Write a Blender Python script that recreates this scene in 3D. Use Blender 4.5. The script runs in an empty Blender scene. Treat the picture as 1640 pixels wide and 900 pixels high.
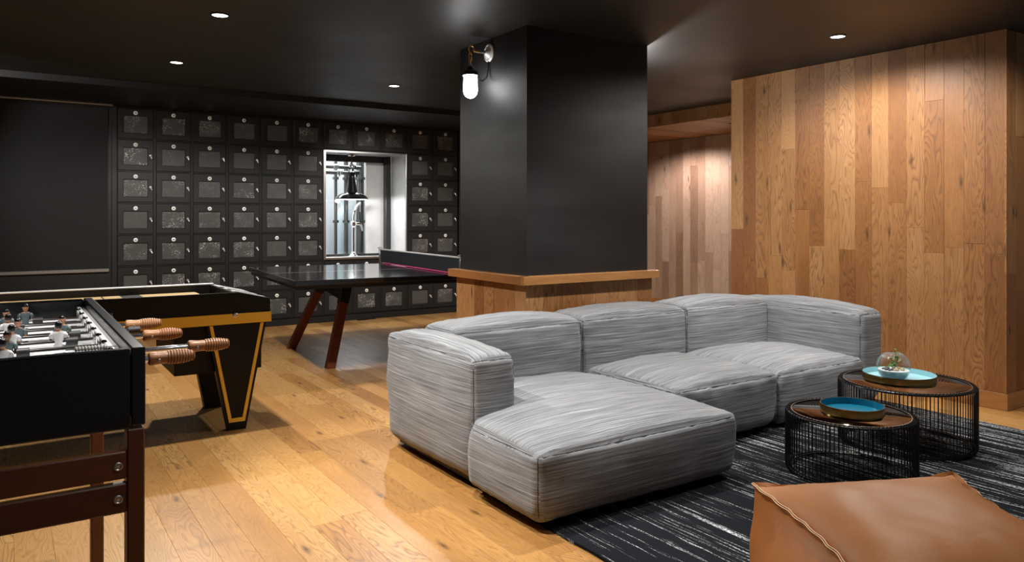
import bpy, bmesh, math, random
from mathutils import Vector, Matrix, noise as mnoise

random.seed(7)
S = bpy.context.scene
COL = S.collection
PI = math.pi

# ------------------------------------------------------------------ camera
CEIL = 2.377
cam_d = bpy.data.cameras.new('camera')
cam = bpy.data.objects.new('camera', cam_d)
COL.objects.link(cam)
cam.location = (0, 0, 1.2)
yaw = math.atan2(810, 1214)
cam.rotation_euler = (PI / 2, 0, -yaw)
cam_d.sensor_width = 36
cam_d.lens = 36 * 1214 / 1640
cam_d.shift_y = -(450 - 349) / 1640
cam_d.clip_start = 0.02
S.camera = cam

# ------------------------------------------------------------------ world, exposure
W = bpy.data.worlds.new('world')
S.world = W
W.use_nodes = True
W.node_tree.nodes['Background'].inputs[0].default_value = (0.95, 0.97, 1.0, 1)
W.node_tree.nodes['Background'].inputs[1].default_value = 0.085
S.view_settings.view_transform = 'Standard'
S.view_settings.look = 'None'
S.view_settings.gamma = 1
S.view_settings.exposure = 0.0
S.view_settings.use_curve_mapping = False
S.cycles.max_bounces = 8
S.cycles.caustics_reflective = False
S.cycles.caustics_refractive = False
S.cycles.sample_clamp_indirect = 4.0


def spot(x, y, power, size=160, z=CEIL - 0.03, aim=None, radius=0.035, col=(1, 0.955, 0.895), blend=0.55):
    d = bpy.data.lights.new('downlight_or_fill', 'SPOT')
    d.energy = power
    d.spot_size = math.radians(size)
    d.spot_blend = blend
    d.shadow_soft_size = radius
    d.color = col
    o = bpy.data.objects.new('downlight_or_fill', d)
    COL.objects.link(o)
    o.location = (x, y, z)
    if aim:
        v = Vector(aim) - Vector((x, y, z))
        o.rotation_euler = v.to_track_quat('-Z', 'Y').to_euler()
    return o


# ceiling downlights: the four in view
DOWNLIGHTS = [(1.03, 4.592, 175, 112, 0.5), (1.07, 6.17, 140, 172, 0.35), (2.87, 6.19, 95, 165, 0.4), (4.48, 2.913, 72, 168, 0.45)]
for x, y, p, sz, bl_ in DOWNLIGHTS:
    spot(x, y, p, sz, blend=bl_)
# unseen beams: assumed rest of the grid, plus aimed ones added to brighten surfaces
spot(0.98, 2.35, 170, 78)
spot(0.75, 1.2, 45, 80)
spot(0.45, 3.15, 190, 54, aim=(1.69, 3.2, 0.3))  # added beam, brightens the outer side of the left armrest
spot(2.75, 2.95, 175, 96)
spot(3.2, 2.9, 130, 84, aim=(5.168, 3.2, 0.55), blend=0.9)  # added wall washer, evens the light on the oak wall
spot(3.5, 1.85, 95, 104, blend=0.8)
spot(2.1, 1.0, 60, 50)
spot(4.25, 1.0, 75, 80, aim=(5.168, 2.7, 0.5))  # unseen beam, tilted to brighten the oak wall
spot(-0.1, 2.6, 120, 50)
spot(-0.75, 4.6, 60, 70)
spot(-0.75, 6.2, 95, 62, aim=(1.5, 8.45, 1.45))  # unseen beam, turned onto the lockers to brighten them
spot(3.9, 6.3, 55, 62, aim=(3.6, 8.45, 0.95))  # added beam, brightens the lockers around the hatch
spot(6.75, 6.7, 105, 160, z=2.2, col=(1, 0.88, 0.84))
spot(4.9, 7.3, 130)
spot(5.2, 5.6, 60)


# ------------------------------------------------------------------ node helpers
class NT:
    def __init__(s, name):
        s.m = bpy.data.materials.new(name)
        s.m.use_nodes = True
        s.t = s.m.node_tree
        s.t.nodes.clear()
        s.out = s.t.nodes.new('ShaderNodeOutputMaterial')
        s.b = s.t.nodes.new('ShaderNodeBsdfPrincipled')
        s.t.links.new(s.b.outputs[0], s.out.inputs[0])

    def n(s, typ, **kw):
        nd = s.t.nodes.new('ShaderNode' + typ)
        ins = kw.pop('ins', {})
        for k, v in kw.items():
            setattr(nd, k, v)
        for k, v in ins.items():
            s.set(nd.inputs[k], v)
        return nd

    def set(s, sock, v):
        if hasattr(v, 'bl_idname') and hasattr(v, 'outputs'):
            v = v.outputs[0]
        if isinstance(v, bpy.types.NodeSocket):
            s.t.links.new(v, sock)
        else:
            if isinstance(v, tuple) and len(v) == 3 and sock.type == 'RGBA':
                v = v + (1,)
            sock.default_value = v

    def math(s, op, a, b=0.0, c=None):
        nd = s.n('Math', operation=op)
        s.set(nd.inputs[0], a)
        s.set(nd.inputs[1], b)
        if c is not None:
            s.set(nd.inputs[2], c)
        return nd.outputs[0]

    def vmul(s, v, k):
        nd = s.n('VectorMath', operation='MULTIPLY')
        s.set(nd.inputs[0], v)
        s.set(nd.inputs[1], k)
        return nd.outputs[0]

    def vadd(s, v, k):
        nd = s.n('VectorMath', operation='ADD')
        s.set(nd.inputs[0], v)
        s.set(nd.inputs[1], k)
        return nd.outputs[0]

    def noise(s, v, scale=1.0, detail=3.0, rough=0.55, dist=0.0):
        nd = s.n('TexNoise')
        s.set(nd.inputs['Vector'], v)
        nd.inputs['Scale'].default_value = scale
        nd.inputs['Detail'].default_value = detail
        nd.inputs['Roughness'].default_value = rough
        nd.inputs['Distortion'].default_value = dist
        return nd.outputs['Fac']

    def ramp(s, fac, stops, interp='LINEAR'):
        nd = s.n('ValToRGB')
        nd.color_ramp.interpolation = interp
        el = nd.color_ramp.elements
        while len(el) < len(stops):
            el.new(0.5)
        for e, (p, c) in zip(el, stops):
            e.position = p
            if isinstance(c, (int, float)):
                c = (c, c, c)
            e.color = tuple(c) + (1,) if len(c) == 3 else c
        s.set(nd.inputs[0], fac)
        return nd.outputs[0]

    def mix(s, f, a, b, mode='MIX'):
        nd = s.n('Mix', data_type='RGBA', blend_type=mode)
        s.set(nd.inputs[0], f)
        s.set(nd.inputs[6], a)
        s.set(nd.inputs[7], b)
        return nd.outputs[2]

    def obj(s):
        return s.n('TexCoord').outputs['Object']

    def bump(s, h, strength=0.2, dist=0.01):
        nd = s.n('Bump')
        nd.inputs['Strength'].default_value = strength
        nd.inputs['Distance'].default_value = dist
        s.set(nd.inputs['Height'], h)
        s.t.links.new(nd.outputs[0], s.b.inputs['Normal'])

    def p(s, **kw):
        names = {'base': 'Base Color', 'rough': 'Roughness', 'metal': 'Metallic', 'emis': 'Emission Color',
                 'estr': 'Emission Strength', 'trans': 'Transmission Weight', 'ior': 'IOR', 'spec': 'Specular IOR Level',
                 'coat': 'Coat Weight', 'coatr': 'Coat Roughness', 'sheen': 'Sheen Weight'}
        for k, v in kw.items():
            s.set(s.b.inputs[names[k]], v)
        return s.m


def plain(name, base, rough=0.5, metal=0.0, var=0.08, scale=30.0, **kw):
    """a flat finish with a faint procedural mottling"""
    t = NT(name)
    f = t.noise(t.obj(), scale, 2)
    a = tuple(c * (1 - var) for c in base)
    b = tuple(min(1, c * (1 + var)) for c in base)
    t.p(base=t.mix(f, a, b), rough=rough, metal=metal, **kw)
    return t.m


def wood(name, dark, mid, light, rough=0.42, ring=9.0, knots=True, vary=1.0, line=0.55, spec=0.4, scale=1.0, kn_t=0.7):
    """oak-like: local X runs along the grain; each object draws its own figure and tone"""
    t = NT(name)
    rnd = t.n('ObjectInfo').outputs['Random']
    off = t.n('CombineXYZ')
    t.set(off.inputs[0], t.math('MULTIPLY', rnd, 91.7))
    t.set(off.inputs[1], t.math('MULTIPLY', rnd, 57.3))
    t.set(off.inputs[2], t.math('MULTIPLY', rnd, 23.1))
    co = t.vadd(t.vmul(t.obj(), (scale, scale, scale)), off)
    n1 = t.noise(t.vmul(co, (1.1, 7.0, 7.0)), 1.0, 3.0, 0.45, 0.35)
    rings = t.math('FRACT', t.math('MULTIPLY', n1, ring))
    ringd = t.ramp(rings, [(0.0, 0.1), (0.22, 0.95), (0.62, 0.85), (0.90, 0.45), (0.99, 0.1)])
    fibre = t.noise(t.vmul(co, (7.0, 190.0, 190.0)), 1.0, 2.0, 0.6)
    broad = t.noise(t.vmul(co, (1.6, 5.0, 5.0)), 1.0, 2.0)
    rndb = t.math('FRACT', t.math('MULTIPLY', rnd, 17.31))
    tone = t.math('ADD', t.math('MULTIPLY', rndb, 0.62 * vary), t.math('MULTIPLY', broad, 0.55))
    base = t.ramp(tone, [(0.12, dark), (0.52, mid), (0.95, light)])
    # strength of the cathedral figure differs from board to board
    fs = t.math('MULTIPLY', t.math('ADD', t.math('MULTIPLY', t.math('FRACT', t.math('MULTIPLY', rnd, 7.77)), 0.7), 0.3), line)
    col = t.mix(t.math('MULTIPLY', t.math('SUBTRACT', 1.0, ringd), fs), base, tuple(c * 0.42 for c in dark))
    col = t.mix(t.math('MULTIPLY', fibre, 0.42), col, tuple(c * 0.55 for c in dark))
    if knots:
        vo = t.n('TexVoronoi', voronoi_dimensions='2D')
        t.set(vo.inputs['Vector'], t.vadd(t.vmul(co, (1.4, 5.2, 1.0)), (0.3, 0.2, 0)))
        vo.inputs['Scale'].default_value = 1.0
        d = t.math('ADD', vo.outputs['Distance'], t.math('MULTIPLY', t.noise(t.vmul(co, (40, 60, 60)), 1, 2), 0.05))
        kn = t.ramp(d, [(0.03, 1.0), (0.055, 0.65), (0.115, 0.0)])
        kr = t.n('SeparateColor')
        t.set(kr.inputs[0], vo.outputs['Color'])
        on = t.math('GREATER_THAN', kr.outputs[0], kn_t)
        col = t.mix(t.math('MULTIPLY', t.math('MULTIPLY', kn, on), 0.85), col, tuple(c * 0.16 for c in dark))
    t.p(base=col, rough=t.ramp(fibre, [(0.2, rough - 0.06), (0.8, rough + 0.08)]), spec=spec)
    t.bump(t.math('ADD', t.math('MULTIPLY', fibre, 0.5), t.math('MULTIPLY', ringd, 0.3)), 0.12, 0.002)
    return t.m


def fabric(name, top_axis='x'):
    """heathered upholstery: streaks run level around the cushion"""
    t = NT(name)
    tc = t.n('TexCoord')
    rnd = t.n('ObjectInfo').outputs['Random']
    off = t.n('CombineXYZ')
    for i, k in enumerate((31.0, 17.0, 53.0)):
        t.set(off.inputs[i], t.math('MULTIPLY', rnd, k))
    co = t.vadd(tc.outputs['Object'], off)
    sag = t.math('MULTIPLY', t.noise(co, 3.0, 1), 0.012)
    nx = t.n('SeparateXYZ')
    t.set(nx.inputs[0], tc.outputs['Normal'])
    cs = t.n('SeparateXYZ')
    t.set(cs.inputs[0], co)
    ab = [t.math('ABSOLUTE', nx.outputs[i]) for i in range(3)]
    is_top = t.math('GREATER_THAN', ab[2], 0.62)
    is_side = t.math('GREATER_THAN', ab[0], ab[1])

    def sel(f, lo, hi):
        mx = t.n('Mix', data_type='FLOAT')
        t.set(mx.inputs[0], f)
        t.set(mx.inputs[2], lo)
        t.set(mx.inputs[3], hi)
        return mx.outputs[0]
    X, Y, Z = cs.outputs
    ti, tj = (X, Y) if top_axis == 'x' else (Y, X)
    along = sel(is_top, sel(is_side, X, Y), ti)
    across = t.math('ADD', sel(is_top, Z, tj), sag)
    uv = t.n('CombineXYZ')
    t.set(uv.inputs[0], along)
    t.set(uv.inputs[1], across)
    f1 = t.noise(t.vmul(uv, (3.4, 300.0, 1.0)), 1, 2, 0.6)
    f0 = t.noise(t.vmul(uv, (1.6, 110.0, 1.0)), 1, 2, 0.6)
    f = t.math('ADD', t.math('MULTIPLY', f1, 0.6), t.math('MULTIPLY', f0, 0.4))
    weave = t.noise(t.vmul(co, (420.0, 420.0, 420.0)), 1, 1)
    f2 = t.math('ADD', t.math('MULTIPLY', f, 0.9), t.math('MULTIPLY', weave, 0.1))
    col = t.ramp(f2, [(0.34, (0.055, 0.058, 0.064)), (0.46, (0.152, 0.159, 0.170)), (0.55, (0.245, 0.254, 0.268)), (0.67, (0.44, 0.455, 0.475))])
    t.p(base=col, rough=0.95, spec=0.15, sheen=0.15)
    t.bump(f2, 0.2, 0.003)
    return t.m


# ------------------------------------------------------------------ materials
M = {}
M['floor'] = wood('floor_oak', (0.33, 0.145, 0.038), (0.53, 0.272, 0.080), (0.66, 0.385, 0.138), rough=0.36, ring=34, line=1.0, spec=0.45)
M['wall_oak'] = wood('wall_oak', (0.215, 0.080, 0.022), (0.355, 0.155, 0.050), (0.485, 0.252, 0.100), rough=0.46, ring=26, vary=1.2, line=0.85, kn_t=0.5)
M['hall_oak'] = wood('hall_oak', (0.22, 0.125, 0.080), (0.37, 0.235, 0.160), (0.54, 0.385, 0.280), rough=0.5, ring=22, vary=1.2, line=0.5)
M['trim_oak'] = wood('trim_oak', (0.29, 0.115, 0.033), (0.40, 0.175, 0.055), (0.48, 0.235, 0.082), rough=0.42, ring=6, knots=False, line=0.35)
M['mahogany'] = wood('mahogany', (0.050, 0.013, 0.005), (0.088, 0.023, 0.008), (0.125, 0.036, 0.013), rough=0.42, ring=5, knots=False, line=0.4)
M['lit_mahogany'] = wood('lit_mahogany', (0.13, 0.030, 0.012), (0.20, 0.052, 0.021), (0.27, 0.078, 0.033), rough=0.42, ring=5, knots=False, line=0.4)  # mahogany copied brighter: light on the tennis table legs put into the colour
M['handle_wood'] = wood('handle_wood', (0.28, 0.115, 0.045), (0.40, 0.18, 0.08), (0.50, 0.25, 0.12), rough=0.4, ring=6, knots=False, line=0.3)
M['pale_wood'] = wood('pale_maple', (0.55, 0.36, 0.17), (0.66, 0.46, 0.24), (0.74, 0.55, 0.31), rough=0.25, ring=4, knots=False, line=0.2)
M['black_oak'] = wood('black_oak', (0.004, 0.0033, 0.0025), (0.0075, 0.006, 0.0045), (0.011, 0.009, 0.007), rough=0.5, ring=6, knots=False, line=0.5, spec=0.25)
M['gap'] = plain('joint_core', (0.05, 0.03, 0.015), 0.9)  # dark core that shows in the gaps between boards
M['subfloor'] = plain('subfloor', (0.55, 0.38, 0.2), 0.7)


def paint(name, base, rough, var=0.18):
    t = NT(name)
    co = t.obj()
    f = t.noise(t.vmul(co, (1.2, 1.2, 5.0)), 1.0, 3)
    g = t.noise(co, 240.0, 1)
    t.p(base=t.mix(f, tuple(c * (1 - var) for c in base), tuple(c * (1 + var) for c in base)),
        rough=t.ramp(f, [(0.3, rough - 0.05), (0.7, rough + 0.07)]))
    t.bump(g, 0.04, 0.001)
    return t.m


M['black_paint'] = paint('black_paint', (0.0056, 0.0056, 0.0063), 0.54)
M['ceiling_paint'] = paint('ceiling_paint', (0.0155, 0.0155, 0.016), 0.48)
M['locker_black'] = paint('locker_black', (0.0060, 0.0061, 0.0066), 0.5)
M['blind_black'] = plain('blind_cloth', (0.0042, 0.0042, 0.0049), 0.8, scale=200)
M['black_lam'] = plain('black_laminate', (0.0030, 0.0034, 0.0050), 0.25, scale=8)
M['black_metal'] = plain('black_metal', (0.007, 0.007, 0.0075), 0.42, scale=60)
M['wire_black'] = plain('black_wire', (0.012, 0.012, 0.013), 0.3, metal=0.3)
M['black_rubber'] = plain('black_rubber', (0.016, 0.017, 0.02), 0.45)
M['steel'] = plain('brushed_steel', (0.62, 0.62, 0.62), 0.28, 1.0, scale=90)
M['steel_sheet'] = plain('steel_sheet', (0.80, 0.80, 0.80), 0.38, 0.45, scale=12)
M['dark_steel'] = plain('dark_steel', (0.16, 0.155, 0.15), 0.3, 0.8)
M['chrome'] = plain('chrome', (0.8, 0.8, 0.82), 0.12, 1.0)
M['dull_alu'] = plain('satin_aluminium', (0.42, 0.42, 0.42), 0.42, 1.0)
M['white_plate'] = plain('white_enamel', (0.9, 0.9, 0.88), 0.35)
M['latch'] = plain('latch_metal', (0.66, 0.65, 0.62), 0.3, 0.55)
M['brass'] = plain('brass', (0.78, 0.50, 0.17), 0.3, 0.75)
M['tray_brass'] = plain('tray_brass', (0.66, 0.50, 0.20), 0.16, 1.0)
M['yellow'] = plain('yellow_band', (0.93, 0.58, 0.05), 0.45, scale=10)
M['white_line'] = plain('white_line', (0.6, 0.6, 0.6), 0.5)
M['navy_net'] = plain('net_cloth', (0.018, 0.021, 0.027), 0.5, scale=200)
M['pink'] = plain('pink_cord', (0.55, 0.04, 0.16), 0.5)
M['tt_top'] = plain('table_top_black', (0.0075, 0.008, 0.009), 0.12, scale=6, spec=0.7)
M['seam'] = plain('seam_thread', (0.045, 0.045, 0.048), 0.9)
M['fabric_x'] = fabric('grey_fabric', 'x')
M['fabric_y'] = fabric('grey_fabric_lengthwise', 'y')
M['leather_edge'] = plain('raw_leather_edge', (0.72, 0.47, 0.27), 0.7, scale=150)
M['field_grey'] = plain('playing_field', (0.72, 0.73, 0.74), 0.3, scale=20)
M['skin'] = plain('figure_skin', (0.52, 0.25, 0.15), 0.4)
M['skin_dark'] = plain('figure_dark_skin', (0.17, 0.065, 0.03), 0.4)
M['hair'] = plain('figure_hair', (0.006, 0.006, 0.006), 0.2)
M['shirt_white'] = plain('figure_white', (0.78, 0.78, 0.80), 0.35)
M['shirt_grey'] = plain('figure_grey', (0.11, 0.15, 0.16), 0.4)
M['lacquer_black'] = plain('lacquer_black', (0.006, 0.006, 0.007), 0.15)
M['pebble'] = plain('pebble', (0.55, 0.40, 0.25), 0.6, var=0.3, scale=60)
M['pebble_dark'] = plain('dark_pebble', (0.11, 0.11, 0.115), 0.6, var=0.5, scale=80)
M['leaf'] = plain('leaf_green', (0.085, 0.22, 0.05), 0.4, var=0.4, scale=120)
M['leaf_pale'] = plain('leaf_pale', (0.30, 0.42, 0.22), 0.45, var=0.4, scale=120)
M['cord'] = plain('black_cord', (0.006, 0.006, 0.006), 0.5)


def emit(name, col, s):
    t = NT(name)
    return t.p(base=(0.8, 0.8, 0.8), emis=col, estr=s, rough=0.4)


M['lens'] = emit('lit_lens', (1, 0.97, 0.92), 9.0)
M['opal'] = emit('lit_opal_glass', (1, 0.985, 0.96), 16.0)
M['bulb'] = emit('lit_bulb', (1, 0.97, 0.92), 12.0)
M['tube'] = emit('lit_tube', (0.96, 0.98, 1.0), 5.0)

t = NT('blue_enamel')
f = t.noise(t.obj(), 5, 2)
M['blue'] = t.p(base=t.mix(f, (0.006, 0.13, 0.22), (0.010, 0.17, 0.28)), rough=0.22)
t = NT('pale_blue_enamel')
f = t.noise(t.obj(), 5, 2)
M['pale_blue'] = t.p(base=t.mix(f, (0.26, 0.50, 0.56), (0.34, 0.58, 0.64)), rough=0.28)

t = NT('clear_glass')
M['glass'] = t.p(base=(0.97, 0.99, 0.985), rough=0.0, trans=1.0, ior=1.45, spec=0.5)
t = NT('pane_glass')
gb = t.n('BsdfGlossy', ins={'Roughness': 0.02, 'Color': (1, 1, 1, 1)})
tr = t.n('BsdfTransparent', ins={'Color': (0.93, 0.95, 0.95, 1)})
lw = t.n('LayerWeight', ins={'Blend': 0.5})
ms = t.n('MixShader')
t.set(ms.inputs[0], t.math('ADD', t.math('MULTIPLY', t.math('POWER', lw.outputs['Facing'], 3.0), 0.55), 0.03))
t.t.links.new(tr.outputs[0], ms.inputs[1])
t.t.links.new(gb.outputs[0], ms.inputs[2])
t.t.links.new(ms.outputs[0], t.out.inputs[0])
M['pane'] = t.m

t = NT('bronze_mirror')
f = t.noise(t.obj(), 3, 2)
M['bronze'] = t.p(base=t.mix(f, (0.185, 0.125, 0.085), (0.215, 0.145, 0.10)), rough=0.04, metal=1.0)

t = NT('bowl_sand')
f = t.noise(t.obj(), 90, 3)
sp = t.n('SeparateXYZ')
t.set(sp.inputs[0], t.obj())
hz = t.math('ADD', sp.outputs[2], t.math('MULTIPLY', t.noise(t.obj(), 40, 2), 0.02))
M['sand'] = t.p(base=t.mix(t.ramp(hz, [(0.046, 0.0), (0.056, 1.0)]), t.mix(f, (0.03, 0.075, 0.11), (0.10, 0.19, 0.25)), t.mix(f, (0.5, 0.52, 0.54), (0.9, 0.9, 0.9))), rough=0.9)

t = NT('tan_leather')
co = t.obj()
f = t.noise(co, 3.0, 4, 0.6)
g = t.n('TexVoronoi', ins={'Scale': 320.0})
t.set(g.inputs['Vector'], co)
h = t.noise(co, 90, 3)
sc = t.ramp(t.noise(t.vmul(co, (9, 30, 9)), 1, 4, 0.7, 1.5), [(0.60, 0.0), (0.74, 0.35)])
base = t.mix(f, (0.335, 0.12, 0.029), (0.44, 0.18, 0.047))
base = t.mix(t.math('MULTIPLY', h, 0.35), base, (0.28, 0.09, 0.022))
base = t.mix(sc, base, (0.52, 0.25, 0.11))
M['leather'] = t.p(base=base, rough=t.ramp(f, [(0.3, 0.46), (0.7, 0.58)]), spec=0.5)
t.bump(t.math('ADD', t.math('MULTIPLY', g.outputs['Distance'], 0.6), h), 0.10, 0.002)

t = NT('rug_pile')
co = t.obj()
# streaks run along Y; they grow denser towards the wood wall (+x)
sp = t.n('SeparateXYZ')
t.set(sp.inputs[0], co)
wob = t.math('MULTIPLY', t.noise(t.vmul(co, (6, 6, 6)), 1, 2), 0.016)
cx = t.n('CombineXYZ')
t.set(cx.inputs[0], t.math('ADD', sp.outputs[0], wob))
t.set(cx.inputs[1], sp.outputs[1])
l1 = t.noise(t.vmul(cx, (95.0, 1.7, 1.0)), 1, 2, 0.6)
l2 = t.noise(t.vmul(cx, (30.0, 0.9, 1.0)), 1, 1, 0.5)
brk = t.noise(t.vmul(co, (190.0, 120.0, 120.0)), 1, 2, 0.7)
dens = t.math('MULTIPLY', t.math('SUBTRACT', sp.outputs[0], 1.7), 0.022)
lf = t.math('ADD', t.math('ADD', t.math('MULTIPLY', l1, 0.72), t.math('MULTIPLY', l2, 0.28)), dens)
lm = t.ramp(lf, [(0.585, 0.0), (0.625, 1.0)])
lm = t.math('MULTIPLY', lm, t.ramp(brk, [(0.40, 0.0), (0.56, 1.0)]))
pile = t.noise(co, 330, 2)
bcol = t.mix(pile, (0.006, 0.0072, 0.0095), (0.017, 0.0195, 0.0245))
M['rug'] = t.p(base=t.mix(lm, bcol, (0.72, 0.74, 0.76)), rough=1.0, spec=0.1)
t.bump(t.math('ADD', pile, lm), 0.7, 0.006)

t = NT('expanded_mesh')
co = t.obj()
sp = t.n('SeparateXYZ')
t.set(sp.inputs[0], co)
rnd = t.n('ObjectInfo').outputs['Random']
u = t.math('SINE', t.math('MULTIPLY', t.math('ADD', sp.outputs[0], t.math('MULTIPLY', sp.outputs[2], 0.85)), 340.0))
v = t.math('SINE', t.math('MULTIPLY', t.math('SUBTRACT', sp.outputs[0], t.math('MULTIPLY', sp.outputs[2], 0.85)), 340.0))
dia = t.math('MAXIMUM', u, v)
off = t.n('CombineXYZ')
for i, k in enumerate((71.0, 37.0, 13.0)):
    t.set(off.inputs[i], t.math('MULTIPLY', rnd, k))
cr = t.vadd(co, off)
patch = t.ramp(t.noise(cr, 9.0, 2), [(0.42, 0.0), (0.66, 1.0)])
glit = t.ramp(t.noise(cr, 95.0, 1), [(0.55, 0.0), (0.64, 1.0)])
gl = t.math('MULTIPLY', t.math('MULTIPLY', patch, glit), t.math('FRACT', t.math('MULTIPLY', rnd, 9.7)))
bc = t.mix(t.ramp(dia, [(0.0, 0.0), (0.9, 1.0)]), (0.022, 0.022, 0.0215), (0.115, 0.113, 0.108))
bc = t.mix(gl, bc, (0.75, 0.75, 0.74))  # metal sparkle painted into the base colour as pale specks
M['mesh'] = t.p(base=bc, rough=0.45, spec=0.4)


# ------------------------------------------------------------------ geometry helpers
def new_obj(name, bm, mats, parent=None, loc=(0, 0, 0), rot=None, smooth=False, kind=None, label=None):
    me = bpy.data.meshes.new(name)
    bm.to_mesh(me)
    bm.free()
    if not isinstance(mats, (list, tuple)):
        mats = [mats]
    for m in mats:
        me.materials.append(M[m] if isinstance(m, str) else m)
    if smooth:
        me.shade_smooth()
        if smooth != 'all':
            me.set_sharp_from_angle(angle=math.radians(42))
    return link(name, me, parent, loc, rot, kind, label)


def link(name, me, parent=None, loc=(0, 0, 0), rot=None, kind=None, label=None):
    o = bpy.data.objects.new(name, me)
    COL.objects.link(o)
    o.parent = parent
    o.location = loc
    if rot is not None:
        if isinstance(rot, Matrix):
            o.rotation_euler = rot.to_euler()
        else:
            o.rotation_euler = rot
    if kind:
        o['kind'] = kind
    if label:
        o['label'] = label
    return o


def tag(o, label, cat, group=None):
    o['label'] = label
    o['category'] = cat
    if group:
        o['group'] = group
    return o


def thing(name, label, cat, loc=(0, 0, 0), rz=0.0, group=None):
    o = bpy.data.objects.new(name, None)
    o.empty_display_size = 0.05
    COL.objects.link(o)
    o.location = loc
    o.rotation_euler = (0, 0, rz)
    return tag(o, label, cat, group)


def copy_tree(o, parent=None, depth=0):
    c = o.copy()
    COL.objects.link(c)
    if parent is not None:
        c.parent = parent
    for ch in list(o.children):
        copy_tree(ch, c, depth + 1)
    return c


def box(bm, x0, x1, y0, y1, z0, z1, bev=0.0, seg=1, mi=0):
    r = bmesh.ops.create_cube(bm, size=1)
    vs = r['verts']
    for v in vs:
        v.co = Vector(((x0 + x1) / 2 + v.co.x * (x1 - x0), (y0 + y1) / 2 + v.co.y * (y1 - y0), (z0 + z1) / 2 + v.co.z * (z1 - z0)))
    fs = list({f for v in vs for f in v.link_faces})
    for f in fs:
        f.material_index = mi
    if bev > 0:
        es = list({e for v in vs for e in v.link_edges})
        rr = bmesh.ops.bevel(bm, geom=es, offset=bev, segments=seg, affect='EDGES', profile=0.5)
        for f in rr['faces']:
            f.material_index = mi
    return bm


def B(*a, **k):
    bm = bmesh.new()
    box(bm, *a, **k)
    return bm


def prism(bm, pts, y0, y1, axis='y', mi=0):
    """polygon in the plane across axis, extruded along axis"""
    def P(a, b, t):
        return {'y': (a, t, b), 'x': (t, a, b), 'z': (a, b, t)}[axis]
    v0 = [bm.verts.new(P(a, b, y0)) for a, b in pts]
    v1 = [bm.verts.new(P(a, b, y1)) for a, b in pts]
    fs = [bm.faces.new(v0), bm.faces.new(v1[::-1])]
    n = len(pts)
    for i in range(n):
        fs.append(bm.faces.new((v0[i], v1[i], v1[(i + 1) % n], v0[(i + 1) % n])))
    for f in fs:
        f.material_index = mi
    bmesh.ops.recalc_face_normals(bm, faces=fs)
    return bm


def tube(bm, path, r, n=8, closed=False, mi=0, caps=True):
    path = [Vector(p) for p in path]
    rad = r if isinstance(r, (list, tuple)) else [r] * len(path)
    rings = []
    N = len(path)
    up = None
    for i, p in enumerate(path):
        if closed:
            d = path[(i + 1) % N] - path[i - 1]
        else:
            d = path[min(i + 1, N - 1)] - path[max(i - 1, 0)]
        d.normalize()
        if up is None:
            up = Vector((0, 0, 1)) if abs(d.z) < 0.9 else Vector((1, 0, 0))
        a = d.cross(up)
        if a.length < 1e-5:
            a = d.orthogonal()
        a.normalize()
        b = a.cross(d).normalized()
        up = b
        rings.append([bm.verts.new(p + rad[i] * (math.cos(2 * PI * k / n) * a + math.sin(2 * PI * k / n) * b)) for k in range(n)])
    fs = []
    for i in range(N if closed else N - 1):
        A, C = rings[i], rings[(i + 1) % N]
        for k in range(n):
            fs.append(bm.faces.new((A[k], C[k], C[(k + 1) % n], A[(k + 1) % n])))
    if caps and not closed:
        fs.append(bm.faces.new(rings[0]))
        fs.append(bm.faces.new(rings[-1][::-1]))
    for f in fs:
        f.material_index = mi
    bmesh.ops.recalc_face_normals(bm, faces=fs)
    return bm


def lathe(bm, prof, n=24, axis='z', org=(0, 0, 0), mi=0, close=False):
    """prof: (radius, height) pairs"""
    org = Vector(org)

    def P(r, h, a):
        c, s = r * math.cos(a), r * math.sin(a)
        return org + Vector({'z': (c, s, h), 'x': (h, c, s), 'y': (c, h, s)}[axis])
    rings = []
    for r, h in prof:
        if r < 1e-6:
            rings.append([bm.verts.new(P(0, h, 0))])
        else:
            rings.append([bm.verts.new(P(r, h, 2 * PI * k / n)) for k in range(n)])
    fs = []
    m = len(rings)
    for i in range(m if close else m - 1):
        A, C = rings[i], rings[(i + 1) % m]
        for k in range(n):
            k2 = (k + 1) % n
            if len(A) == 1 and len(C) == 1:
                continue
            if len(A) == 1:
                fs.append(bm.faces.new((A[0], C[k], C[k2])))
            elif len(C) == 1:
                fs.append(bm.faces.new((A[k], C[0], A[k2])))
            else:
                fs.append(bm.faces.new((A[k], C[k], C[k2], A[k2])))
    for f in fs:
        f.material_index = mi
    bmesh.ops.recalc_face_normals(bm, faces=fs)
    return bm


def smoothstep(a, b, x):
    if a == b:
        return 1.0 if x > a else 0.0
    t = max(0.0, min(1.0, (x - a) / (b - a)))
    return t * t * (3 - 2 * t)


# plank meshes: length along local X, width along Y, face towards +Z
PLANKS = {}


def plank_mesh(lx, ly, tz, ch=0.0012):
    key = (round(lx, 3), round(ly, 3), round(tz, 3), ch)
    if key in PLANKS:
        return PLANKS[key]
    g = 0.0002
    v = []
    for z, i in ((0, g), (tz - ch, g), (tz, g + ch)):
        v += [(i, i, z), (lx - i, i, z), (lx - i, ly - i, z), (i, ly - i, z)]
    f = []
    for a in (0, 4):
        for k in range(4):
            k2 = (k + 1) % 4
            f.append((a + k, a + k2, a + 4 + k2, a + 4 + k))
    f.append((8, 9, 10, 11))
    f.append((3, 2, 1, 0))
    me = bpy.data.meshes.new('plank')
    me.from_pydata(v, [], f)
    me.update()
    PLANKS[key] = me
    return me


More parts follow.
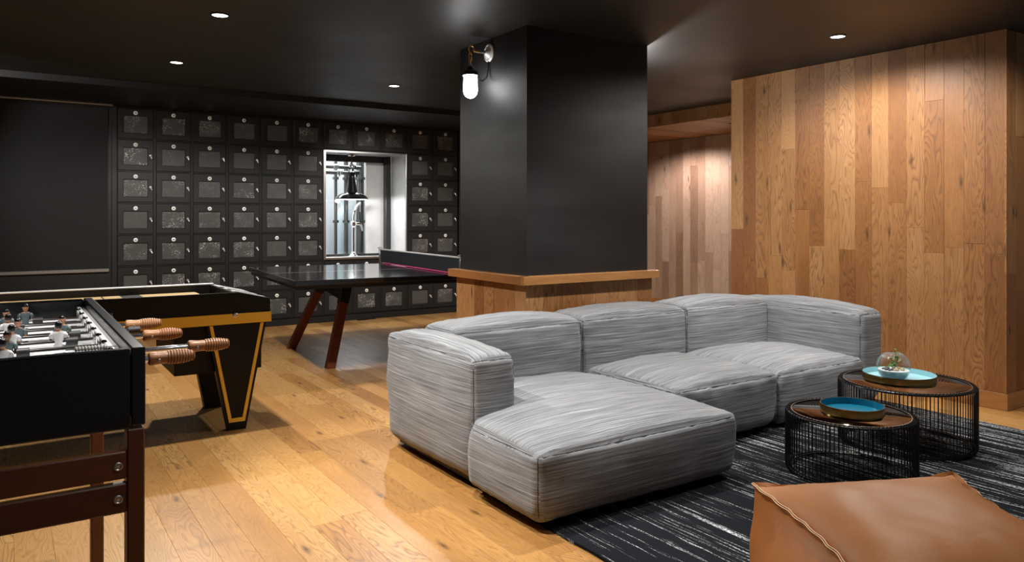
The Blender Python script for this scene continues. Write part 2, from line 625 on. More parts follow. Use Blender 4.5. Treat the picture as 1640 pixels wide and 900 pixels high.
def plank(parent, mat, lx, ly, tz, loc, rot, name='plank', ch=0.0012):
    me = plank_mesh(lx, ly, tz, ch)
    if not me.materials:
        me.materials.append(M[mat])
    elif me.materials[0] != M[mat]:
        me = me.copy()
        me.materials[0] = M[mat]
        PLANKS[(round(lx, 3), round(ly, 3), round(tz, 3), ch)] = me
    return link(name, me, parent, loc, rot)


R_FLOOR = Matrix(((0, -1, 0), (1, 0, 0), (0, 0, 1)))              # X->Y, Y->-X, Z->Z
R_WEST = Matrix(((0, 0, -1), (0, 1, 0), (1, 0, 0)))               # X->Z, Y->Y, Z->-X
R_SOUTH = Matrix(((0, -1, 0), (0, 0, -1), (1, 0, 0)))             # X->Z, Y->-X, Z->-Y
R_UNDER = Matrix(((1, 0, 0), (0, -1, 0), (0, 0, -1)))             # X->X, Y->-Y, Z->-Z
R_WESTLEV = Matrix(((0, 0, -1), (-1, 0, 0), (0, 1, 0)))           # X->-Y, Y->Z, Z->-X   (level board on a west face)
R_SOUTHLEV = Matrix(((1, 0, 0), (0, 0, -1), (0, 1, 0)))           # X->X, Y->Z, Z->-Y   (level board on a south face)

# ------------------------------------------------------------------ the setting
floor = new_obj('floor', B(-2.6, 8.2, -1.2, 9.2, -0.08, -0.013), 'subfloor', kind='structure')
PW = 0.1215
x = 0.509 - 9 * PW
rngf = random.Random(3)
nrow = 0
while x < 5.75:
    y = 0.75 - rngf.random() * 1.6
    while y < 8.44:
        L = rngf.choice((1.3, 1.5, 1.7, 1.9, 2.1, 2.3))
        y1 = min(y + L, 8.45)
        if y1 > 0.9 and y1 - y > 0.1:
            # nothing of the boards wholly under the rug is seen
            if not (x > 1.85 and x + PW < 4.7 and y > 0.9 and y1 < 2.9) and not (x > 5.25 and y1 < 4.3):
                plank(floor, 'floor', round(y1 - y, 2), PW, 0.013, (x + PW, y, -0.013), R_FLOOR, ch=0.0006)
        y = y1
    x += PW

ceiling = new_obj('ceiling', B(-2.6, 8.2, -1.2, 9.2, CEIL, CEIL + 0.1), 'ceiling_paint', kind='structure')
new_obj('trim_1', B(-2.6, 6.05, 7.25, 9.04, 2.322, CEIL), 'black_paint', kind='structure')          # soffit over the lockers

# back wall: left of, above and right of the bank of lockers
wb = bmesh.new()
box(wb, -2.6, 0.868, 8.45, 8.86, 0, 2.322)
box(wb, 4.82, 7.4, 8.45, 8.86, 0, 2.322)
new_obj('wall_back', wb, 'black_paint', kind='structure')
new_obj('wall_left', B(-2.7, -2.6, -1.2, 9.2, 0, CEIL), 'black_paint', kind='structure')
new_obj('trim_2', B(0.868, 0.915, 8.435, 8.86, 0, 2.322, bev=0.003), 'black_paint', kind='structure')  # post beside the lockers
new_obj('trim_3', B(0.915, 4.82, 8.462, 8.86, 2.308, 2.322), 'black_paint', kind='structure')
new_obj('baseboard_back', B(0.915, 4.82, 8.437, 8.86, 0, 0.068, bev=0.004), 'locker_black', kind='structure')


def wall_planks(parent, mat, ylist, face_x, z0, z1, rng, t=0.012, rot=R_WEST, along='y'):
    for a, b in ylist:
        z = z0
        cuts = []
        c = z0 + rng.uniform(0.35, 1.5)
        while c < z1 - 0.3:
            cuts.append(c)
            c += rng.uniform(0.9, 1.7)
        cuts.append(z1)
        for c in cuts:
            tt = t + rng.choice((0.0, 0.0007, 0.0013))
            if along == 'y':
                plank(parent, mat, round(c - z, 2), round(b - a, 4), tt, (face_x, a, z), rot)
            else:
                plank(parent, mat, round(c - z, 2), round(b - a, 4), tt, (b, face_x, z), rot)
            z = z + round(c - z, 2)


# the oak-clad block on the right
rw = random.Random(11)
WX, WY = 5.168, 2.21
wall_right = new_obj('wall_right', B(WX + 0.013, 7.0, WY + 0.013, 4.36, 0, CEIL), 'gap', kind='structure')
N = 17
pw = (4.361 - WY) / N
wall_planks(wall_right, 'wall_oak', [(WY + i * pw, WY + (i + 1) * pw) for i in range(N)], WX + 0.013, 0.105, CEIL, rw)
wall_planks(wall_right, 'wall_oak', [(WX + i * 0.1265, WX + (i + 1) * 0.1265) for i in range(9)], WY + 0.013, 0.105, CEIL, rw, rot=R_SOUTH, along='x')
bb = new_obj('baseboard_right', B(WX - 0.006, 7.0, WY - 0.006, 4.36, 0, 0.001), 'gap', kind='structure')
plank(bb, 'trim_oak', 2.157, 0.105, 0.014, (WX + 0.009, 4.361, 0), R_WESTLEV, name='board')
plank(bb, 'trim_oak', 1.6, 0.105, 0.014, (WX - 0.005, WY + 0.009, 0), R_SOUTHLEV, name='board')

# passage behind it: oak fascia, oak soffit, oak wall
FX, HX, ZU = 6.135, 7.38, 2.237
fas = new_obj('trim_4', B(FX + 0.013, HX + 0.2, 4.37, 8.45, ZU + 0.013, CEIL), 'gap', kind='structure')
rf = random.Random(5)
yy = 4.37
while yy < 8.4:
    plank(fas, 'wall_oak', CEIL - ZU, 0.1265, 0.012, (FX + 0.013, yy, ZU), R_WEST)
    yy += 0.1265
yy = 4.37
while yy < 8.3:
    plank(fas, 'wall_oak', HX - FX, 0.1265, 0.012, (FX, yy + 0.1265, ZU + 0.012), R_UNDER)
    yy += 0.1265
wall_hall = new_obj('wall_passage', B(HX + 0.013, HX + 0.2, 4.37, 8.45, 0, ZU + 0.013), 'gap', kind='structure')
ys = []
yy = 5.0
while yy < 8.45:
    ys.append((yy, yy + 0.1265))
    yy += 0.1265
wall_planks(wall_hall, 'hall_oak', ys, HX + 0.013, 0.105, ZU, rw)
bh = new_obj('baseboard_passage', B(HX - 0.005, HX + 0.012, 5.0, 8.45, 0, 0.001), 'gap', kind='structure')
plank(bh, 'trim_oak', 3.45, 0.105, 0.016, (HX + 0.012, 8.45, 0), R_WESTLEV, name='board')
new_obj('wall_end', B(FX, HX + 0.2, 8.46, 8.56, 0, CEIL), 'black_paint', kind='structure')
vent = thing('air_vent', 'narrow black slot vent in the oak underside over the passage', 'vent', (6.75, 5.56, ZU))
new_obj('frame', B(-0.17, 0.17, -0.035, 0.035, -0.004, 0.0), 'black_metal', vent)
sl = bmesh.new()
for k in range(3):
    box(sl, -0.155, 0.155, -0.024 + k * 0.018, -0.014 + k * 0.018, -0.007, -0.004)
new_obj('slat', sl, 'black_metal', vent)

# pillar: black shaft, oak wainscot, oak ledge
PX0, PX1, PY0, PY1 = 2.644, 3.648, 3.800, 4.615
pillar = new_obj('pillar', B(PX0, PX1, PY0, PY1, 0, CEIL), 'black_paint', kind='structure')
rp = random.Random(21)
nwp = 7
w = (PY1 + 0.02 - PY0 + 0.02) / nwp
wall_planks(pillar, 'wall_oak', [(PY0 - 0.02 + i * w, PY0 - 0.02 + (i + 1) * w) for i in range(nwp)], PX0, 0.0, 0.79, rp, t=0.019)
nwp = 8
w = (PX1 + 0.025 - PX0 + 0.02) / nwp
for i in range(nwp):
    a = PX0 - 0.02 + i * w
    plank(pillar, 'wall_oak', 0.79, w, 0.019, (a + w, PY0, 0), R_SOUTH)
plank(pillar, 'trim_oak', PY1 + 0.06 - PY0 + 0.035, 0.052, 0.066, (PX0, PY1 + 0.06, 0.793), R_WESTLEV, name='ledge')
plank(pillar, 'trim_oak', PX1 + 0.055 - PX0 + 0.066, 0.052, 0.062, (PX0 - 0.066, PY0, 0.793), R_SOUTHLEV, name='ledge')

# ------------------------------------------------------------------ ceiling downlights
DL = ['round recessed downlight nearest the top edge above the games tables',
      'round recessed downlight in front of the left end of the locker bank',
      'round recessed downlight between the locker bank and the black pillar',
      'round recessed downlight in front of the oak plank wall']
for (x, y, p, sz, bl_), lab in zip(DOWNLIGHTS, DL):
    d = thing('downlight', lab, 'ceiling light', (x, y, CEIL), group='recessed ceiling downlights')
    bm = bmesh.new()
    lathe(bm, [(0.043, 0.0), (0.056, 0.0), (0.056, -0.004), (0.046, -0.007), (0.043, -0.003)], 32, close=True)
    new_obj('trim_ring', bm, 'black_metal', d, smooth=True)
    bm = bmesh.new()
    lathe(bm, [(0.0, -0.0035), (0.044, -0.0035), (0.044, -0.001), (0.0, -0.001)], 32)
    new_obj('lens', bm, 'lens', d, label='lit white lens')

# ------------------------------------------------------------------ wall sconces
def sconce(loc, label, flip=1):
    """arm leaves the wall along -x * flip"""
    s = thing('bulkhead_sconce', label, 'wall lamp', loc, rz=0 if flip == 1 else PI)
    bm = bmesh.new()
    lathe(bm, [(0.0, 0.0), (0.058, 0.0), (0.060, -0.006), (0.052, -0.011), (0.047, -0.008), (0.034, -0.012), (0.020, -0.026), (0.014, -0.034), (0.0, -0.034)], 32, 'x')
    for a in (0.9, -0.9 + PI, PI * 1.5):
        lathe(bm, [(0.0, -0.016), (0.004, -0.015), (0.005, -0.009)], 8, 'x', (0, 0.042 * math.cos(a), 0.042 * math.sin(a)))
    new_obj('wall_plate', bm, 'steel_sheet', s, smooth=True)
    bm = bmesh.new()
    tube(bm, [(-0.03, 0, 0), (-0.085, 0, 0)], 0.0105, 14)
    new_obj('arm', bm, 'steel', s, smooth=True)
    bm = bmesh.new()
    tube(bm, [(-0.083, 0, 0), (-0.122, 0, 0.001)], [0.0115, 0.009], 14)
    P = [(-0.118, 0, 0.002)]
    for k in range(13):
        a = -0.35 + k * (PI * 1.35 / 12)
        P.append((-0.139 + 0.019 * math.cos(a), 0, 0.012 + 0.019 * math.sin(a)))
    P += [(-0.150, 0, -0.012), (-0.145, 0, -0.026)]
    tube(bm, P, 0.0048, 10)
    P = [(-0.145 + 0.010 * math.cos(k * PI / 8), 0.004 * math.cos(k * PI / 4), -0.034 + 0.016 * math.sin(k * PI / 8)) for k in range(16)]
    tube(bm, P, 0.0036, 8, closed=True)
    new_obj('hook', bm, 'brass', s, smooth=True, label='brass hook and shackle')
    bm = bmesh.new()
    tube(bm, [(-0.145, 0, -0.048), (-0.145, 0, -0.112)], 0.0095, 14)
    new_obj('stem', bm, 'dull_alu', s, smooth=True)
    bm = bmesh.new()
    lathe(bm, [(0.0, -0.044), (0.0125, -0.046), (0.0125, -0.070), (0.010, -0.074), (0.0, -0.074)], 14, 'z', (-0.145, 0, 0))
    tube(bm, [(-0.150, -0.006, -0.060), (-0.160, -0.014, -0.085), (-0.163, -0.016, -0.096)], [0.004, 0.006, 0.0075], 10)
    new_obj('gland', bm, 'brass', s, smooth=True)
    bm = bmesh.new()
    lathe(bm, [(0.0, -0.106), (0.017, -0.108), (0.024, -0.118), (0.026, -0.128), (0.045, -0.136), (0.051, -0.142), (0.051, -0.164), (0.046, -0.164), (0.046, -0.150), (0.0, -0.150)], 28, 'z', (-0.145, 0, 0))
    new_obj('cap', bm, 'black_metal', s, smooth=True)
    bm = bmesh.new()
    pr = [(0.0, -0.156), (0.044, -0.158)]
    for k in range(9):
        a = k * PI / 16
        pr.append((0.0465 * math.cos(a), -0.262 - 0.050 * math.sin(a)))
    pr[-1] = (0.0, -0.312)
    lathe(bm, pr, 28, 'z', (-0.145, 0, 0))
    new_obj('glass_shade', bm, 'opal', s, smooth=True, label='glowing white opal glass shade')
    bm = bmesh.new()
    tube(bm, [(-0.008, 0.0, -0.055), (-0.012, 0.0, -0.12), (-0.022, 0.0, -0.165), (-0.055, 0.0, -0.19), (-0.085, 0, -0.188), (-0.104, 0, -0.158)], 0.0042, 8)
    new_obj('cable', bm, 'cord', s, smooth=True)
    if True:
        l = bpy.data.lights.new('sconce_glow', 'POINT')
        l.energy = 34.0 if flip < 0 else 2.5
        l.shadow_soft_size = 0.03
        l.color = (1, 0.98, 0.96)
        lo = bpy.data.objects.new('sconce_glow', l)
        COL.objects.link(lo)
        lo.parent = s
        lo.location = (-0.145, 0.085, -0.20)
    return s


sconce((PX0, 4.23, 2.285), 'bulkhead wall sconce with white glass on the left face of the black pillar')
sconce((PX1, 4.23, 2.285), 'bulkhead wall sconce on the hidden far side of the black pillar', flip=-1)

# ------------------------------------------------------------------ roller blind on the left
bl = thing('roller_blind', 'wide black roller blind with silver rails, left of the lockers', 'blind', (-0.9, 8.45, 0))
new_obj('cloth', B(-1.5, 1.735, -0.016, -0.012, 0.70, 2.320), 'blind_black', bl)
bm = B(-1.5, 1.778, -0.046, -0.004, 2.306, 2.3215, bev=0.003)
new_obj('head_rail', bm, 'steel', bl, label='silver head rail')
new_obj('hem_bar', B(-1.5, 1.745, -0.026, -0.005, 0.668, 0.702, bev=0.004), 'dull_alu', bl, label='silver hem bar')

# ------------------------------------------------------------------ lockers
CP, RP = 0.354, 0.3195
LX0 = 1.083 - CP / 2
DW, DH = 0.326, 0.303          # door
ORD = ['first', 'second', 'third', 'fourth', 'fifth', 'sixth', 'seventh', 'eighth', 'ninth', 'tenth', 'eleventh']
ROWN = ['top row', 'second row down', 'third row down', 'fourth row down', 'fifth row down', 'sixth row down', 'bottom row']


def locker_body_bm():
    bm = bmesh.new()
    hx, hz = CP / 2 - 0.0006, RP / 2 - 0.0006
    box(bm, -hx, -DW / 2 - 0.0025, 0.0, 0.38, -hz, hz)
    box(bm, DW / 2 + 0.0025, hx, 0.0, 0.38, -hz, hz)
    box(bm, -DW / 2 - 0.0025, DW / 2 + 0.0025, 0.0, 0.38, DH / 2 + 0.0025, hz)
    box(bm, -DW / 2 - 0.0025, DW / 2 + 0.0025, 0.0, 0.38, -hz, -DH / 2 - 0.0025)
    box(bm, -DW / 2, DW / 2, 0.33, 0.38, -DH / 2, DH / 2)
    return bm


def locker_door_bm():
    """framed door leaf with an opening"""
    bm = bmesh.new()
    ax, az = DW / 2, DH / 2
    mx, mt, mb = 0.109, az - 0.079, -az + 0.056
    outer = [(-ax, -az), (ax, -az), (ax, az), (-ax, az)]
    inner = [(-mx, mb), (mx, mb), (mx, mt), (-mx, mt)]

    def ring(pts, y):
        return [bm.verts.new((a, y, b)) for a, b in pts]

    def ins(pts, d):
        c = [(sum(p[0] for p in pts) / 4), (sum(p[1] for p in pts) / 4)]
        return [(a - d * (1 if a > c[0] else -1), b - d * (1 if b > c[1] else -1)) for a, b in pts]
    rs = [ring(outer, 0.016), ring(outer, -0.003), ring(ins(outer, 0.003), -0.006), ring(ins(inner, -0.004), -0.006), ring(inner, -0.002), ring(inner, 0.016)]
    for A, C in zip(rs, rs[1:] + rs[:1]):
        for k in range(4):
            bm.faces.new((A[k], A[(k + 1) % 4], C[(k + 1) % 4], C[k]))
    bmesh.ops.recalc_face_normals(bm, faces=bm.faces)
    return bm


def make_locker():
    t = thing('locker', 'x', 'locker', group='black lockers along the back wall')
    new_obj('body', locker_body_bm(), 'locker_black', t)
    d = new_obj('door', locker_door_bm(), 'locker_black', t)
    new_obj('mesh_panel', B(-0.1095, 0.1095, 0.005, 0.008, -DH / 2 + 0.055, DH / 2 - 0.078), 'mesh', d, label='grey wire mesh window')
    bm = bmesh.new()
    lathe(bm, [(0.0, -0.0095), (0.0185, -0.0095), (0.0205, -0.008), (0.0205, -0.006)], 20, 'y', (0, 0, DH / 2 - 0.046))
    box(bm, -0.0085, -0.0015, -0.0100, -0.0095, DH / 2 - 0.051, DH / 2 - 0.041, mi=1)
    box(bm, 0.0015, 0.0085, -0.0100, -0.0095, DH / 2 - 0.051, DH / 2 - 0.041, mi=1)
    new_obj('number_plate', bm, ['white_plate', 'seam'], d, smooth=True, label='round white number disc')
    bm = bmesh.new()
    zc = DH / 2 - 0.16
    lathe(bm, [(0.0, -0.016), (0.010, -0.015), (0.0125, -0.010), (0.0125, -0.006)], 14, 'y', (0.136, 0, zc + 0.008))
    tube(bm, [(0.136, -0.014, zc + 0.006), (0.141, -0.022, zc - 0.006), (0.146, -0.024, zc - 0.018), (0.144, -0.016, zc - 0.024)], [0.008, 0.007, 0.0065, 0.005], 8)
    new_obj('latch', bm, 'latch', d, smooth=True, label='pale metal turn latch')
    return t


proto = None
for c in range(11):
    for r in range(7):
        if c in (6, 7, 8) and r in (1, 2, 3, 4):
            continue
        if proto is None:
            o = proto = make_locker()
        else:
            o = copy_tree(proto)
            if r == 0 or c in (6, 7, 8):
                for ch in list(o.children):
                    for g in list(ch.children):
                        if g.name.startswith('latch'):
                            bpy.data.objects.remove(g)
        o.location = (LX0 + c * CP + CP / 2, 8.452, 2.256 + 0.046 - DH / 2 - r * RP)
        o['label'] = 'black mesh-fronted locker, %s from the left in the %s' % (ORD[c], ROWN[r])
for ch in list(proto.children):
    for g in list(ch.children):
        if g.name.startswith('latch'):
            bpy.data.objects.remove(g)

# ------------------------------------------------------------------ serving hatch in the lockers
OX0, OX1 = LX0 + 6 * CP + 0.003, LX0 + 9 * CP - 0.003
zt = 2.256 + 0.046 - RP + (RP - DH) / 2
OZ1, OZ0 = zt - 0.006, zt - 4 * RP + 0.004
hatch = new_obj('window_1', B(OX0, OX1, 8.83, 9.03, OZ0 - 0.004, OZ0), 'steel', kind='structure')
bm = bmesh.new()
for a, b, c, d in ((OX0 + 0.0, OX0 + 0.028, OZ0, OZ1), (OX1 - 0.016, OX1, OZ0, OZ1)):
    box(bm, a, b, 8.440, 8.475, c, d, bev=0.002)
box(bm, OX0 + 0.028, OX1 - 0.016, 8.440, 8.475, OZ1 - 0.022, OZ1, bev=0.002)
box(bm, OX0 + 0.028, OX1 - 0.016, 8.436, 8.475, OZ0, OZ0 + 0.024, bev=0.002)
new_obj('window_frame', bm, 'steel', hatch)
bm = bmesh.new()
box(bm, OX0, OX0 + 0.006, 8.475, 9.02, OZ0, OZ1)
box(bm, OX1 - 0.006, OX1, 8.475, 8.90, OZ0, OZ1)
box(bm, OX0, OX1, 8.475, 9.02, OZ0, OZ0 + 0.006)
box(bm, OX0, OX1, 8.475, 9.02, OZ1 - 0.006, OZ1)
new_obj('lining', bm, 'steel_sheet', hatch)
bm = bmesh.new()
box(bm, OX1 - 0.075, OX1 - 0.006, 8.90, 9.03, OZ0 + 0.006, OZ1 - 0.006, bev=0.004)
box(bm, OX0 + 0.006, OX1 - 0.075, 8.97, 9.03, OZ1 - 0.085, OZ1 - 0.006)
box(bm, OX0 + 0.006, OX1 - 0.075, 8.97, 9.03, OZ0 + 0.006, OZ0 + 0.035)
new_obj('mullion', bm, 'black_metal', hatch, label='dark back frame')
new_obj('pane', B(OX0 + 0.006, OX1 - 0.31, 8.995, 9.003, OZ0 + 0.035, OZ1 - 0.085), 'pane', hatch)
new_obj('panel', B(OX1 - 0.31, OX1 - 0.075, 8.98, 9.01, OZ0 + 0.035, OZ1 - 0.085), 'steel_sheet', hatch, label='brushed steel panel')
# the small bright room behind
bm = bmesh.new()
box(bm, 2.3, 5.5, 10.6, 10.7, 0, 2.6)
box(bm, 2.2, 2.3, 9.04, 10.7, 0, 2.6)
box(bm, 5.5, 5.6, 9.04, 10.7, 0, 2.6)
M['room_white'] = plain('room_white', (0.62, 0.64, 0.66), 0.5)
new_obj('wall_far', bm, 'room_white', kind='structure')
new_obj('ceiling_far', B(2.2, 5.6, 8.87, 10.7, 2.6, 2.7), 'room_white', kind='structure')
new_obj('floor_far', B(2.2, 5.6, 9.205, 10.7, -0.05, 0.0), 'room_white', kind='structure')
l = bpy.data.lights.new('back_room_lamp', 'AREA')
l.energy = 80
l.shape = 'RECTANGLE'
l.size = 2.2
l.size_y = 0.8
lo = bpy.data.objects.new('back_room_lamp', l)
COL.objects.link(lo)
lo.location = (3.6, 9.75, 2.55)
# pipes and tanks seen through the pane
for i, (x, y, r, lab) in enumerate(((4.12, 10.0, 0.055, 'thick steel riser pipe behind the hanging lamp'),
                                    (3.80, 10.1, 0.022, 'thin steel riser pipe seen through the hatch, beside a pale blue tank'),
                                    (3.97, 10.15, 0.03, 'medium steel riser pipe behind the tap in the hatch'))):
    bm = bmesh.new()
    tube(bm, [(0, 0, 0), (0, 0, 2.6)], r, 20)
    for z in (1.15, 1.75):
        lathe(bm, [(r, z - 0.02), (r + 0.02, z - 0.018), (r + 0.02, z + 0.018), (r, z + 0.02)], 20)
    tag(new_obj('riser_pipe', bm, 'dark_steel', loc=(x, y, 0), smooth=True), lab, 'pipe', 'pipes in the room behind the hatch')
for i, (z, y, x1, lab) in enumerate(((1.885, 9.75, 4.02, 'upper level steel pipe with valve wheels in the room behind the hatch'),
                                     (1.80, 9.62, 3.90, 'lower level steel pipe crossing the room behind the hatch'))):
    pp = thing('level_pipe', lab, 'pipe', (3.35, y, z), group='pipes in the room behind the hatch')
    bm = bmesh.new()
    tube(bm, [(-0.5, 0, 0), (x1 - 3.35, 0, 0)], 0.026, 14)
    new_obj('tube', bm, 'dark_steel', pp, smooth=True)
    for k in range(2):
        bm = bmesh.new()
        lathe(bm, [(0.0, -0.05), (0.012, -0.05), (0.012, -0.02), (0.045, -0.02), (0.045, 0.02), (0.03, 0.035), (0.0, 0.035)], 16, 'z', (0.32 + k * 0.24, 0, 0))
        new_obj('valve', bm, 'black_rubber' if k else 'steel', pp, smooth=True)
bm = bmesh.new()
lathe(bm, [(0.0, 0.35), (0.08, 0.38), (0.12, 0.5), (0.125, 1.15), (0.11, 1.27), (0.06, 1.34), (0.04, 1.37), (0.04, 1.43), (0.0, 1.43)], 28)
for a in range(3):
    tube(bm, [(0.1 * math.cos(a * 2.1), 0.1 * math.sin(a * 2.1), 0.5), (0.12 * math.cos(a * 2.1), 0.12 * math.sin(a * 2.1), 0)], 0.016, 8)
M['tank'] = plain('tank_paint', (0.55, 0.66, 0.70), 0.35)
tag(new_obj('tank', bm, 'tank', loc=(4.02, 10.38, 0), smooth=True), 'pale blue tank standing in the bright room behind the hatch', 'tank')

# pendant lamp in the hatch
LXp, LYp = 3.50, 8.76
pd = thing('pendant_lamp', 'black enamel pendant lamp hanging in the bright steel hatch', 'lamp', (LXp, LYp, 0))
bm = bmesh.new()
lathe(bm, [(0.196, 1.425), (0.199, 1.432), (0.19, 1.447), (0.165, 1.475), (0.13, 1.492), (0.085, 1.503), (0.072, 1.512), (0.050, 1.62), (0.036, 1.70), (0.034, 1.72), (0.044, 1.735), (0.044, 1.752), (0.0, 1.756)], 36)
sh = new_obj('shade', bm, 'lacquer_black', pd, smooth=True)
bm = bmesh.new()
lathe(bm, [(0.194, 1.426), (0.186, 1.440), (0.162, 1.468), (0.128, 1.485), (0.08, 1.496), (0.0, 1.498)], 36)
new_obj('reflector', bm, 'white_plate', pd, smooth=True, label='white inside of the shade')
bm = bmesh.new()
lathe(bm, [(0.0, 1.432), (0.018, 1.435), (0.03, 1.455), (0.018, 1.488), (0.0, 1.49)], 20)
new_obj('bulb', bm, 'bulb', pd, smooth=True)
bm = bmesh.new()
tube(bm, [(0.0, 0, 1.752), (0.012, 0, 1.80), (0.0, 0, 1.84), (-0.02, 0, 1.80), (-0.03, 0, 1.76), (-0.055, 0, 1.66), (-0.07, 0, 1.655), (-0.045, 0, 1.75), (-0.012, 0, 1.87)], 0.004, 8)
tube(bm, [(0, 0, 1.83), (0, 0, OZ1 - 0.03)], 0.009, 10)
new_obj('cord', bm, 'cord', pd, smooth=True)
bm = bmesh.new()
lathe(bm, [(0.0, OZ1 - 0.04), (0.045, OZ1 - 0.035), (0.05, OZ1 - 0.02), (0.02, OZ1 - 0.006), (0.0, OZ1 - 0.006)], 20)
lathe(bm, [(0.0, 1.80), (0.028, 1.81), (0.030, 1.835), (0.012, 1.86), (0.0, 1.862)], 18)
new_obj('ceiling_rose', bm, 'chrome', pd, smooth=True)
l = bpy.data.lights.new('pendant_glow', 'POINT')
l.energy = 22
l.shadow_soft_size = 0.03
lo = bpy.data.objects.new('pendant_glow', l)
COL.objects.link(lo)
lo.parent = pd
lo.location = (0, 0, 1.42)

# draught tap in the hatch
tp = thing('drinks_tap', 'chrome draught tap with lever standing on the hatch sill', 'tap', (3.56, 8.86, OZ0 + 0.006))
bm = bmesh.new()
lathe(bm, [(0.0, 0.0), (0.058, 0.0), (0.06, 0.01), (0.045, 0.022), (0.026, 0.045), (0.024, 0.06), (0.0, 0.06)], 24)
new_obj('foot', bm, 'chrome', tp, smooth=True)
bm = bmesh.new()
tube(bm, [(0, 0, 0.05), (0, 0, 0.43)], 0.023, 18)
lathe(bm, [(0.023, 0.36), (0.034, 0.37), (0.04, 0.40), (0.034, 0.44), (0.0, 0.455)], 20)
new_obj('column', bm, 'chrome', tp, smooth=True)
bm = bmesh.new()
P = [(0, 0, 0.43)] + [(0.10 - 0.10 * math.cos(a), 0, 0.44 + 0.22 * math.sin(a)) for a in (0.3, 0.6, 0.9, 1.2, 1.5)]
tube(bm, P, 0.017, 12)
new_obj('swan_neck', bm, 'chrome', tp, smooth=True)
bm = bmesh.new()
tube(bm, [(-0.03, -0.02, 0.405), (0.06, -0.02, 0.405), (0.10, -0.02, 0.40)], [0.016, 0.018, 0.013], 12)
tube(bm, [(0.085, -0.02, 0.40), (0.10, -0.02, 0.36), (0.112, -0.02, 0.315)], [0.014, 0.011, 0.009], 12)
new_obj('spout', bm, 'chrome', tp, smooth=True)
bm = bmesh.new()
tube(bm, [(0.085, -0.02, 0.41), (0.08, -0.02, 0.47), (0.072, -0.02, 0.55)], [0.007, 0.010, 0.014], 10)
new_obj('lever', bm, 'lacquer_black', tp, smooth=True, label='black lever handle')

# ------------------------------------------------------------------ upholstery
def axis_cuts(h, r0, r1, step):
    """positions on -h..h with denser rows in the rounded ends"""
    c = [-h, -h + r0 * 0.18, -h + r0 * 0.45, -h + r0 * 0.75, -h + r0]
    n = max(2, int((2 * h - r0 - r1) / step))
    c += [-h + r0 + (2 * h - r0 - r1) * i / n for i in range(1, n)]
    c += [h - r1, h - r1 * 0.75, h - r1 * 0.45, h - r1 * 0.18, h]
    return c


